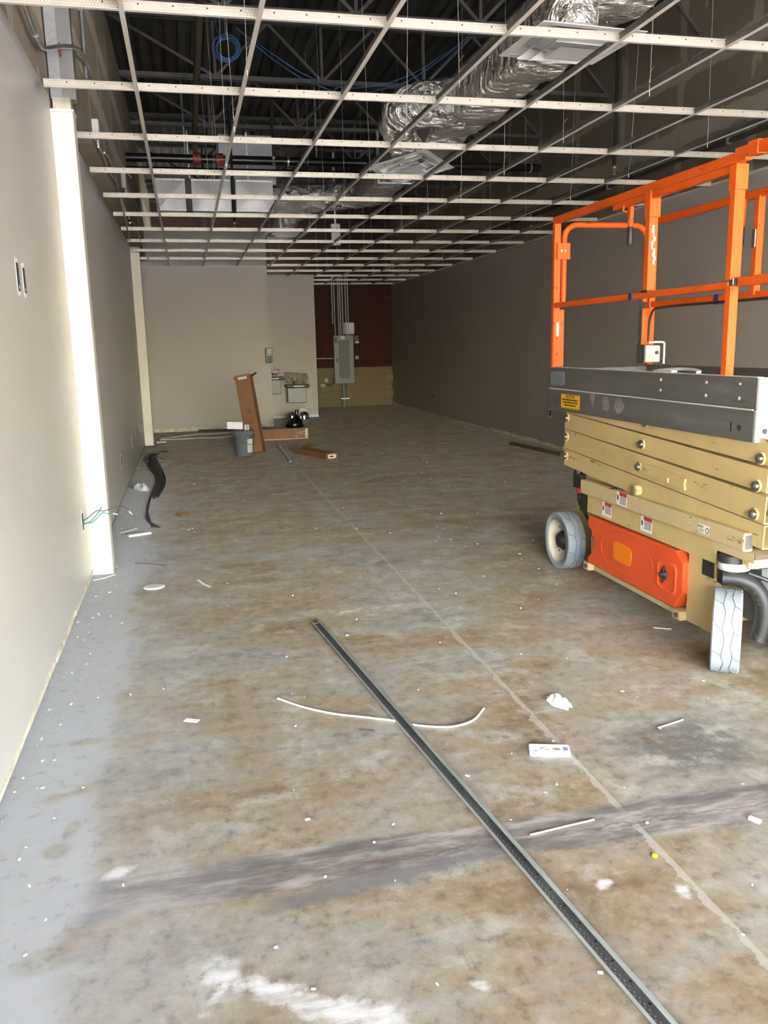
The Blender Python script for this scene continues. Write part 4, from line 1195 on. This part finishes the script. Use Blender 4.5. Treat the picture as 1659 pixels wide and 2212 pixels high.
# electrical panel and its pipes
ep_ = empty('electrical_panel', (3.95, YB, .6), 'tall grey electrical panel with darker door on the brick wall', 'electrical panel')
YW = YB - .018
MB().box(3.695, 4.205, YW-.15, YW, .60, 1.81).build('cabinet', C['panel_grey'], ep_, bevel=.006)
dr = MB().box(3.82, 4.09, YW-.165, YW-.15, .73, 1.69).build('door', C['panel_door'], ep_, bevel=.004)
MB().box(3.755, 3.785, YW-.17, YW-.15, 1.155, 1.235).build('latch', C['black'], ep_)
MB().box(3.71, 3.78, YW-.152, YW-.15, 1.63, 1.77).build('name_plate', C['dark_grey'], ep_)
MB().box(3.88, 3.98, YW-.152, YW-.15, 1.72, 1.79).build('rating_label', C['decal_white'], ep_)
MB().box(3.80, 3.92, YW-.167, YW-.165, 1.63, 1.67).build('green_sticker', C['green'], dr)
for ci, (x, z1, z0, r, m) in enumerate(((3.70,3.3,2.10,.011,'galv'),(3.755,3.3,1.81,.016,'emt'),(3.855,3.3,1.81,.012,'galv'),(3.905,3.3,1.81,.012,'galv'),(3.965,3.3,1.81,.012,'galv'),(4.045,3.3,1.81,.016,'emt'),(4.105,3.3,1.81,.011,'galv'))):
    o = MB().cyl((x, YW-.05, z0), (x, YW-.05, z1), r, 10).build('riser_pipe', C[m])
    tag(o, 'slim conduit up the brick wall above the panel, %s of seven from the left' % ORD[ci], 'conduit', 'conduits above the electrical panel')
for x, r in ((3.925, .042), (4.03, .026)):
    o = empty('feed_pipe', (x, YW-.08, 0), 'thick dark conduit from the floor to the panel' if r > .03 else 'thinner conduit beside the thick one below the panel', 'conduit')
    MB().cyl((x, YW-.08, 0), (x, YW-.08, .60), r, 14).build('pipe', C['panel_grey'], o)
    MB().box(x-r-.02, x+r+.02, YW-.08-r-.004, YW, .20, .225).build('strap', C['galv'], o)
for a, lab in (((4.0, 4.26, 1.84, 2.13, 'white_metal', .03), 'pale square cover plate on the brick behind the conduits'),
               ((4.25, 4.36, 1.61, 1.80, 'panel_door', .06), 'small dark switch box right of the electrical panel'),
               ((4.27, 4.355, 1.20, 1.29, 'grey_box', .03), 'small pale outlet box right of the electrical panel'),
               ((3.435, 3.535, .635, .735, 'grey_box', .05), 'round-cornered pale outlet box left of the electrical panel'),
               ((3.335, 3.46, .52, .60, 'grey_box', .05), 'wide pale outlet box low left of the electrical panel')):
    x0, x1, z0, z1, m, d = a
    o = MB().box(x0, x1, YW-d, YW, z0, z1).build('wall_box', C[m], bevel=.008); tag(o, lab, 'outlet box')
    if m == 'panel_door': MB().box(x0+.03, x1+.005, YW-d-.006, YW-d, z0, z0+.05).build('switch_plate', C['decal_white'], o)
tag(MB().cyl((2.85, YW-.03, 1.245), (3.695, YW-.03, 1.24), .011, 8).build('wall_pipe', C['galv']), 'short level conduit running left from the electrical panel', 'conduit')
tag(MB().tube(spline([(3.40,YW-.03,.58),(3.60,YW-.04,.56),(3.66,YW-.05,.62),(3.66,YW-.05,.70),(3.70,YW-.05,.74)],5), .014, 8).build('bent_pipe', C['cable_dark']), 'bent dark conduit joining low outlet box to the panel', 'conduit')
# horn on the partition corner
C['lens'] = mat('dark_green_lens', (.03,.045,.03), .3)
C['horn_grey'] = mat('horn_grey', (.13,.13,.12), .5)
hn = empty('alarm_horn', (1.61, 16.75, 1.26), 'grey and dark green alarm device on the partition corner', 'alarm')
MB().box(1.50, 1.625, 16.54, 16.598, 1.26, 1.55).build('back_box', C['fountain_grey'], hn, bevel=.02)
MB().box(1.535, 1.635, 16.53, 16.545, 1.43, 1.545).build('dark_lens', C['lens'], hn, bevel=.01)
MB().box(1.53, 1.635, 16.532, 16.545, 1.27, 1.40).build('speaker_grille', C['horn_grey'], hn, bevel=.01)

# tall open carton leaning by the bucket
def obox_local(root, size, z0=0): pass
lb = empty('tall_carton', (.965, 12.80, 0), 'tall narrow brown carton standing tilted behind the bucket, top flaps open', 'carton')
rot = Matrix.Rotation(-.115, 4, 'Y') @ Matrix.Rotation(-.13, 4, 'X') @ Matrix.Rotation(-.42, 4, 'Z')
def place(o, root, M4): o.parent = root; o.matrix_local = M4
def wall5(sx, sy, sz, t=.006):
    return [('front_panel', MB().box(-sx/2, sx/2, -sy/2, -sy/2+t, 0, sz), 'card'), ('back_panel', MB().box(-sx/2, sx/2, sy/2-t, sy/2, 0, sz), 'card'),
            ('side_panel', MB().box(-sx/2, -sx/2+t, -sy/2, sy/2, 0, sz), 'card'), ('side_panel', MB().box(sx/2-t, sx/2, -sy/2, sy/2, 0, sz*.965), 'card')]
for nm, mb, m in wall5(.24, .13, 1.18): place(mb.build(nm, C[m], loc=(0,0,0)), lb, rot)
place(MB().box(-.12, .12, -.062, .062, .0, .02).build('base_panel', C['card'], loc=(0,0,0)), lb, rot)
fp = MB().box(-.07, .07, -.0672, -.065, 1.11, 1.15).build('paper_label', C['paper'], loc=(0,0,0)); place(fp, lb, rot)
place(MB().obox((.155,.02,1.16), (.10,.10,.005), Matrix.Rotation(-.5,3,'Y')).build('flap', C['card'], loc=(0,0,0)), lb, rot)
place(MB().obox((-.135,.0,1.12), (.005,.08,.09), Matrix.Rotation(-.35,3,'Y')).build('flap', C['card'], loc=(0,0,0)), lb, rot)
for z, w in ((.62,.028),(.47,.012),(.36,.010)):
    place(MB().box(-w+.01, w+.01, -.0668, -.0655, z-.02, z+.02).build('printed_mark', C['card_dark'], loc=(0,0,0)), lb, rot)
# bucket with things on it
bk = empty('plastic_bucket', (.755, 12.50, 0), 'grey plastic bucket with a white label beside the tall carton', 'bucket')
def bput(mb, nm, m, par=None): 
    o = mb.build(nm, C[m], par or bk); return o
bc = (.755, 12.50, 0)
bput(MB().lathe([(0,0),(.122,0),(.128,.01),(.142,.285),(.150,.287),(.150,.297),(.143,.299),(.144,.318),(.153,.320),(.153,.330),(.145,.332),(.146,.352),(.156,.354),(.156,.372),(.148,.374),(.140,.36),(0,.36)], bc, n=36), 'body', 'bucket')
lab = MB(); n = 8
for i in range(n):
    a0 = -1.25+i*.10; a1 = a0+.10
    for z0, z1, r0, r1 in ((.05,.25,.1315,.1415),):
        lab.add([(bc[0]+r0*math.cos(a0),bc[1]+r0*math.sin(a0),z0),(bc[0]+r0*math.cos(a1),bc[1]+r0*math.sin(a1),z0),(bc[0]+r1*math.cos(a1),bc[1]+r1*math.sin(a1),z1),(bc[0]+r1*math.cos(a0),bc[1]+r1*math.sin(a0),z1)], [(0,1,2,3)], True)
bput(lab, 'paper_label', 'paper')
bput(MB().tube(spline([(.61,12.44,.30),(.66,12.36,.24),(.75,12.33,.20),(.85,12.36,.17),(.905,12.44,.20),(.908,12.47,.29)],5), .004, 6), 'wire_handle', 'steel')
wb2 = empty('white_carton', (.64, 12.47, .374), 'small white carton lying on top of the grey bucket', 'carton')
MB().obox((.635,12.47,.455), (.23,.16,.11), Matrix.Rotation(.06,3,'Y')).build('box', C['white_plastic'], wb2, bevel=.008)
MB().obox((.635,12.388,.455), (.20,.002,.004), Matrix.Rotation(.06,3,'Y')).build('tape_seam', C['paper'], wb2)
for i, (x, m) in enumerate(((.775,'white_plastic'),(.797,'grey_box'),(.819,'white_plastic'))):
    o = MB().box(x, x+.019, 12.43, 12.56, .374, .455).build('trim_ring', C[m], bevel=.002)
    tag(o, ('white thin plate standing on the bucket next to the white carton', 'grey thin plate standing between two white plates on the bucket', 'white thin plate standing at the outer edge on the bucket')[i], 'plate', 'plates standing on the bucket')
# long wrapped carton with black bag
bb = empty('long_carton', (1.4, 14.55, 0), 'long brown carton in clear wrap lying behind the tall carton', 'carton')
MB().box(.95, 1.97, 14.37, 14.78, 0, .178).build('box', C['card'], bb, bevel=.004)
MB().box(.95, 1.97, 14.37, 14.78, .178, .184).build('grey_lid', C['dark_grey'], bb)
m = MB(); r2 = random.Random(11)
for i in range(14):
    x = 1.80+r2.uniform(-.06,.15); z = r2.uniform(.03,.15)
    m.bar((x, 14.366, z), (x+r2.uniform(-.06,.06), 14.366, z+r2.uniform(-.03,.03)), .004, .006)
tag(m.build('wrap_crinkle', C['wrap'], bb), kind='stuff')
MB().box(1.925, 1.972, 14.366, 14.37, .004, .174).build('wrap_end', C['wrap'], bb)
MB().box(.95, 1.95, 14.364, 14.37, .0, .012).build('wrap_fold', C['wrap'], bb)
bg = MB(); rings = []; r2 = random.Random(4)
for z, rx, ry, cx in ((0,.13,.11,0),(.02,.158,.13,0),(.07,.15,.12,.0),(.12,.118,.10,.01),(.16,.07,.06,.025),(.19,.035,.03,.035),(.225,.026,.022,.04),(.27,.032,.026,.045),(.30,.036,.02,.05)):
    rings.append([(1.775+cx+rx*math.cos(t)*(1+r2.uniform(-.09,.09)), 14.57+ry*math.sin(t)*(1+r2.uniform(-.09,.09)), .184+z) for t in [2*PI*i/18 for i in range(18)]])
loft(bg, rings)
tag(bg.build('refuse_bag', C['bag']), 'knotted black plastic bag sitting on the long wrapped carton', 'bag')
# flat open carton on the floor
fc = empty('flat_carton', (1.73, 12.05, 0), 'low brown carton lying open on the floor with a white end label', 'carton')
fa = math.atan2(12.5-11.53, 1.47-1.83) - PI/2
F4 = Matrix.Rotation(fa, 4, 'Z')
for nm, mb, m in (('base_panel', MB().box(-.09,.09,-.52,.52,0,.006), 'card'), ('side_panel', MB().box(-.09,-.084,-.52,.52,0,.08), 'card'), ('side_panel', MB().box(.084,.09,-.52,.52,0,.08), 'card'),
                  ('end_panel', MB().box(-.09,.09,-.526,-.52,0,.08), 'card'), ('lid_panel', MB().box(-.09,.09,-.52,.25,.078,.084), 'card'), ('flap', MB().obox((.13,.40,.10),(.10,.2,.005),Matrix.Rotation(-.6,3,'Y')), 'card'),
                  ('flap', MB().obox((-.13,.42,.05),(.09,.18,.005),Matrix.Rotation(.5,3,'Y')), 'card'), ('paper_label', MB().box(-.06,.06,-.5275,-.526,.015,.065), 'paper'), ('label_print', MB().box(-.04,.03,-.5285,-.5275,.03,.05), 'ink')):
    place(mb.build(nm, C[m], loc=(0,0,0)), fc, F4)
# metal stud on the floor
sk_ = MB().hollow((1.361,13.35,.018), (1.309,11.39,.018), .036, .032, .002)
tag(sk_.build('metal_stud', C['galv']), 'slim metal stud lying on the floor beside the flat carton', 'stud')
# white tubes by the far partition
for pts, lb_ in (([(-.54,15.12,.012),(.0,15.10,.012),(.45,15.09,.012),(.62,15.18,.012),(.9,15.2,.012)], 'long white plastic strip lying nearest on the floor by the far partition'),
                ([(-.52,15.3,.012),(-.2,15.6,.012),(.06,15.8,.012),(.5,15.85,.012),(.78,15.9,.012)], 'bowed white plastic strip lying behind the straight one')):
    tag(MB().tube(spline(pts, 5), .013, 7, flat=.8).build('plastic_strip', C['paper'] if 'nearest' in lb_ else C['decal_white']), lb_, 'strip', 'white strips by the partition')
tag(MB().cyl((.15,16.30,.03),(.95,16.25,.03), .022, 10).build('dark_tube', C['cable_dark']), 'dark tube with bright end lying along the partition foot', 'tube')
tag(MB().obox((-.50,14.75,.012),(.16,.05,.022),Matrix.Rotation(.2,3,'Z')).build('white_offcut', C['paper']), 'small white board offcut at the foot of the far cream column', 'offcut')
tag(MB().bar((4.844,12.17,.02),(4.99,10.64,.02),.08,.04).build('wood_plank', C['wood_dark']), 'dark wooden plank on the floor along the far wall behind the lift', 'plank')
tag(MB().bar((4.93,12.2,.012),(5.09,10.6,.012),.05,.02).build('metal_track', C['galv']), 'pale metal track lying between the dark plank and the wall', 'track')

# ------------------------------------------------------------------ wall boxes on the painted walls
def cutout(y, z, w, h, label, x=XL, s=1, ring=True):
    o = empty('wall_outlet', (x, y, z), label, 'wall box', 'open outlet boxes in the walls')
    r2 = random.Random(int(y*100)); m = MB(); n = 20; pts = []
    for i in range(n):
        t = 2*PI*i/n; c, s_ = math.cos(t), math.sin(t); f = 1/max(abs(c), abs(s_))
        pts.append((y+(w/2+.012*r2.uniform(.3,1.4))*c*min(f,1.3), z+(h/2+.02*r2.uniform(.3,1.3))*s_*min(f,1.3)))
    m.prism(pts, 'x', x, x+.0015*s); m.build('torn_edge', C['paper'], o)
    MB().box(min(x,x+.003*s), max(x,x+.003*s), y-w/2, y+w/2, z-h/2, z+h/2).build('box_opening', C['gap'], o)
    MB().box(min(x,x+.004*s), max(x,x+.004*s), y-w*.15, y+w*.15, z-h*.42, z-h*.30).build('box_tab', C['galv'], o)
    return o
cutout(4.36, 1.92, .055, .13, 'open wall box at chest height on the bright wall, nearer of two')
cutout(4.52, 1.915, .05, .12, 'open wall box at chest height on the bright wall, farther of two')
gw = cutout(5.80, .45, .06, .11, 'low open wall box with green wires hanging out near the cream column')
for pts, m, r in (([(-.745,5.80,.455),(-.72,5.85,.46),(-.66,5.90,.50),(-.62,5.93,.49),(-.57,5.95,.50),(-.50,5.96,.51),(-.455,5.97,.47)], 'cable_dark', .0035),
                  ([(-.745,5.81,.43),(-.70,5.84,.44),(-.65,5.88,.49),(-.63,5.92,.52)], 'green_wire', .004), ([(-.745,5.80,.44),(-.69,5.86,.43),(-.63,5.90,.48),(-.60,5.93,.47),(-.56,5.95,.465)], 'green_wire', .0035)):
    MB().tube(spline(pts, 5), r, 6).build('wire', C[m], gw)
for a, b in (((-.455,5.97,.47),(-.435,5.97,.445)), ((-.56,5.95,.465),(-.53,5.955,.455)), ((-.63,5.92,.52),(-.615,5.92,.55)), ((-.655,5.86,.41),(-.62,5.87,.42))):
    MB().tube([a, b], [.007,.004], 8).build('wire_nut', C['raw_edge'], gw)
cutout(9.28, .40, .07, .11, 'low white outlet box mid-way along the shaded left wall')
cutout(11.18, .41, .06, .11, 'low white outlet box farther along the shaded left wall')
cutout(12.15, .47, .07, .09, 'small white outlet box, first of two by the far cream column')
cutout(13.1, .42, .07, .10, 'small white outlet box, second of two by the far cream column')
cutout(11.69, .50, .06, .10, 'small white outlet box on the opposite wall just past the lift', XR, -1)
cutout(17.85, .43, .07, .10, 'small white outlet box far along the dark wall', XR, -1)

# ------------------------------------------------------------------ things on the floor near the camera
def tee_mat():
    n = NT('punched_tee_web_shaded')
    X, Y, Z = n.sep()
    def holes(px, x0, pr, py_, rx, ry):
        u = n.math('DIVIDE', n.math('SUBTRACT', n.math('FRACT', n.math('DIVIDE', n.math('ADD', Y, 50+py_), pr)), .5), rx/pr)
        w = n.math('DIVIDE', n.math('SUBTRACT', X, x0), ry)
        return n.step(n.math('SQRT', n.math('ADD', n.math('POWER', n.math('ABSOLUTE', u), 2), n.math('POWER', n.math('ABSOLUTE', w), 2))), 1.15, .85)
    c = n.ramp(n.noise(6, 4, .6, n.mapping((4, .6, 1))), [(.3, (.045,.05,.05)), (.7, (.14,.145,.14))])  # web base painted dark for its shade against the zinc edges
    d = holes(0, .004, .020, 0, .003, .0022)
    d2 = holes(0, .010, .020, .01, .003, .0018)
    c = n.mix(n.math('MULTIPLY', n.math('MAXIMUM', d, d2), .8), c, (.34,.36,.35))
    h = holes(0, -.008, .0762, 0, .0042, .0036)
    c = n.mix(h, c, (.004,.004,.004))
    return n.out(c, .3, .55)
C['tee_punched'] = tee_mat()
tf = empty('ceiling_tee', (.627, 4.60, 0), 'long punched metal ceiling tee lying diagonally across the floor', 'metal tee')
A = Vector((.627, 4.602, 0)); B = Vector((1.01, 1.21, 0)); L = (B-A).length
T4 = Matrix.Rotation(math.atan2(B.y-A.y, B.x-A.x) - PI/2, 4, 'Z')   # local +Y runs to the camera
# local x: positive is the bulb side seen from the camera
for nm, mb, m in (('web', MB().box(-.0205,.0195,0,L,.0105,.0118), 'tee_punched'), ('flange', MB().box(-.0225,-.0205,0,L,0,.024), 'floor_strip_edge'),
                  ('flange_lip', MB().box(-.0205,-.016,0,L,.0118,.0135), 'floor_strip_edge'), ('bulb', MB().box(.0175,.0225,0,L,.0065,.0155), 'floor_strip_edge')):
    place(mb.build(nm, C[m], loc=(0,0,0)), tf, T4)
place(MB().box(-.015,.015,-.004,.05,.0118,.0132).build('end_clip', C['steel'], loc=(0,0,0)), tf, T4)
tag(MB().tube(spline([(.305,3.58,.006),(.40,3.46,.006),(.521,3.355,.005),(.65,3.28,.005),(.756,3.218,.004),(.84,3.15,.004),(.946,3.10,.005),(1.02,3.098,.006),(1.09,3.13,.008),(1.16,3.21,.012)], 6), .0045, 7).build('white_wire', C['white_plastic']), 'curved length of white wire passing under the metal tee', 'wire')
lv = empty('spirit_level', (1.277, 2.788, 0), 'small white plastic spirit level with two vial windows', 'spirit level')
V4 = Matrix.Rotation(math.atan2(2.795-2.838, 1.346-1.215), 4, 'Z')
body = MB()
hx, hy, zt = .078, .036, .018
def plate_with_holes():
    m = MB()
    outer_ = densify(rrect(-hx, hx, -hy, hy, .010, 4))
    m.prism(outer_, 'z', 0, zt); return m
place(plate_with_holes().build('body', C['white_plastic'], loc=(0,0,0), bevel=.002), lv, V4)
for cx in (-.020, .026):
    e = [(cx+.016*math.cos(t), -.006+.011*math.sin(t)) for t in [2*PI*i/18 for i in range(18)]]
    place(MB().prism(e, 'z', zt, zt+.0006).build('vial_window', C['bubble'], loc=(0,0,0)), lv, V4)
place(MB().cyl((-.030,-.010,zt+.001),(-.012,-.003,zt+.001), .003, 8).build('vial', C['white_plastic'], loc=(0,0,0)), lv, V4)
place(MB().box(.052,.070,-.016,.012,zt,zt+.0005).build('printed_block', C['blue_print'], loc=(0,0,0)), lv, V4)
place(MB().box(-.062,-.046,-.026,-.020,zt,zt+.0005).build('printed_mark', C['blue_print'], loc=(0,0,0)), lv, V4)
# crumpled film and scraps
def crumple(name, c, sx, sy, sz, seed, material, label, cat, ang=0.0):
    r2 = random.Random(seed); nx, ny = 9, 9; m = MB(); vs_ = []
    ca, sa = math.cos(ang), math.sin(ang)
    for j in range(ny):
        for i in range(nx):
            u = i/(nx-1)*2-1; v = j/(ny-1)*2-1
            k = math.sqrt(max(0, 1-.5*v*v)); k2 = math.sqrt(max(0, 1-.5*u*u))
            x = sx*u*k*(1+r2.uniform(-.18,.18)); y = sy*v*k2*(1+r2.uniform(-.18,.18))
            e = max(0, 1-max(abs(u), abs(v))**3)
            vs_.append((c[0]+x*ca-y*sa, c[1]+x*sa+y*ca, .001+sz*e*r2.uniform(.35,1.0)))
    m.add(vs_, [(j*nx+i, j*nx+i+1, (j+1)*nx+i+1, (j+1)*nx+i) for j in range(ny-1) for i in range(nx-1)])
    # closed underside
    m.add([(x,y,.0003) for x,y,z in vs_], [(j*nx+i, (j+1)*nx+i, (j+1)*nx+i+1, j*nx+i+1) for j in range(ny-1) for i in range(nx-1)])
    return tag(m.build(name, C[material]), label, cat)
crumple('crumpled_film', (1.505, 3.20), .042, .075, .035, 1, 'film', 'crumpled scrap of clear plastic film on the floor above the level', 'scrap', .2)
crumple('crumpled_paper', (-.60, 9.85), .075, .17, .09, 2, 'film', 'crumpled white plastic sheet by the left wall next to the cable bundle', 'scrap', .4)
crumple('brown_scrap', (-.126, 8.17), .06, .07, .025, 3, 'card', 'small crumpled brown paper scrap on the open floor', 'scrap')
crumple('copper_scrap', (.80, 12.28), .09, .05, .012, 9, 'card', 'flat brown scrap in front of the grey bucket', 'scrap')
def blade(name, pts, z, w, m, label, cat, h=.003):
    mb = MB(); pts = [Vector((*p, z)) for p in pts]
    for a, b in zip(pts, pts[1:]): mb.bar(a, b, w, h)
    return tag(mb.build(name, C[m]), label, cat)
blade('paper_scrap', [(-.105,3.475),(-.05,3.445)], .002, .028, 'paper', 'small folded white paper scrap alone on the near floor', 'scrap')
tag(MB().lathe([(0,0),(.07,0),(.072,.003),(.055,.006),(0,.007)], (-.309,5.647,0), n=18).build('plastic_disc', C['white_plastic']), 'flat white oval plastic lid on the floor past the column', 'lid')
blade('thin_rod', [(.985,2.285),(1.225,2.312)], .004, .004, 'decal_white', 'thin pale rod lying on the dark floor band beside the tee', 'rod', .004)
blade('board_strip', [(-.73,5.93),(-.66,5.97),(-.59,6.05)], .004, .016, 'paper', 'bent white strip of board paper at the foot of the near column', 'strip')
blade('board_strip', [(-.66,7.47),(-.52,7.62)], .006, .022, 'paper', 'white board strip on the dusty floor just past the near column', 'strip')
blade('board_strip', [(-.58,7.30),(-.40,7.38)], .009, .05, 'paper', 'short thick white board offcut between the column and the cable bundle', 'offcut', .016)
blade('wire_bit', [(-.47,6.35),(-.34,6.28),(-.24,6.20)], .003, .004, 'cable_dark', 'short dark wire offcut on the floor beside the near column', 'wire', .004)
blade('film_strip', [(-.02,5.73),(.02,5.60),(.06,5.52)], .003, .02, 'film', 'narrow glassy film strip on the open floor near the lid', 'scrap')
blade('tie_wire', [(.60,3.18),(.66,3.15)], .003, .005, 'cable_dark', 'short dark wire bit under the curve of the white wire', 'wire')
blade('white_shaving', [(2.42,3.96),(2.47,3.93),(2.50,3.91)], .003, .006, 'paper', 'thin white shaving on the floor beneath the orange door', 'scrap')
blade('white_shaving', [(1.79,2.86),(1.93,2.90)], .003, .006, 'paper', 'thin white shaving near the floor edge below the pale front tire', 'scrap')
tag(MB().lathe([(0,0),(.009,.001),(.010,.006),(.006,.011),(0,.012)], (1.31,2.08,0), n=10).build('wire_nut', C['yellow']), 'tiny yellow wire nut on the floor beyond the dark band', 'wire nut')
tag(MB().obox((1.73,2.17,.006), (.018,.040,.012), Matrix.Rotation(.5,3,'Z')).build('plaster_chip', C['raw_edge'], bevel=.003), 'pale plaster chip at the floor edge beside the dark band', 'chip')
# countless crumbs of plaster and paint
C['raw_white'] = mat('plaster_white', (.55,.54,.52), .8)
r2 = random.Random(21); cr_ = MB()
for i in range(240):
    x = r2.uniform(-.7, 3.6); y = 1.5 + 11*r2.random()**1.6
    if 2.35 < x and 3.0 < y < 5.6: continue
    a = r2.uniform(0, PI); s_ = r2.uniform(.002, .006)*(1+.10*y)
    cr_.obox((x, y, s_*.35), (s_*r2.uniform(1,2.6), s_, s_*.7), Matrix.Rotation(a, 3, 'Z'))
for i in range(90):
    x = XL + .02 + abs(r2.gauss(0, .09)); y = r2.uniform(1.5, 9); s_ = r2.uniform(.002,.007)
    cr_.obox((x, y, s_*.35), (s_*r2.uniform(1,2.4), s_, s_*.7), Matrix.Rotation(r2.uniform(0,PI), 3, 'Z'))
o = cr_.build('plaster_crumbs', C['raw_white'])
tag(o, 'white crumbs of plaster and paint strewn over the floor', 'debris', kind='stuff')
# dark cables heaped along the left wall
cbd = empty('cable_bundle', (-.48, 10, 0), 'bundle of dark cables lying in a curve along the left wall', 'cables')
r2 = random.Random(8)
base = [(-.60,13.2),(-.58,12.4),(-.50,11.6),(-.40,10.7),(-.40,9.9),(-.43,9.2)]
for i in range(16):
    off = -.07 + .14*i/15
    pts = [(x+off*(1.2-.12*k)+r2.uniform(-.015,.015), y+r2.uniform(-.1,.1), .006+.006*(i % 3)) for k, (x, y) in enumerate(base)]
    if i < 4: pts += [(-.47+r2.uniform(-.01,.01), 8.6, .006), (-.44+r2.uniform(-.02,.02), 8.0, .006), (-.37+r2.uniform(-.03,.05), 7.6, .006)]
    MB().tube(spline(pts, 4), .006, 5).build('cable', C['cable_dark'], cbd)
for i in range(12):
    c = (-.60+r2.uniform(-.06,.10), 12.6+r2.uniform(-.5,.5)); a = r2.uniform(0, 2*PI); l = r2.uniform(.15,.45)
    MB().tube(spline([(c[0],c[1],.01),(c[0]+l*.4*math.cos(a)*.6,c[1]+l*.5*math.sin(a),.05),(max(-.70,c[0]+l*math.cos(a)*.6),c[1]+l*1.4*math.sin(a),.008)],4), .006, 5).build('cable_end', C['cable_dark'], cbd)
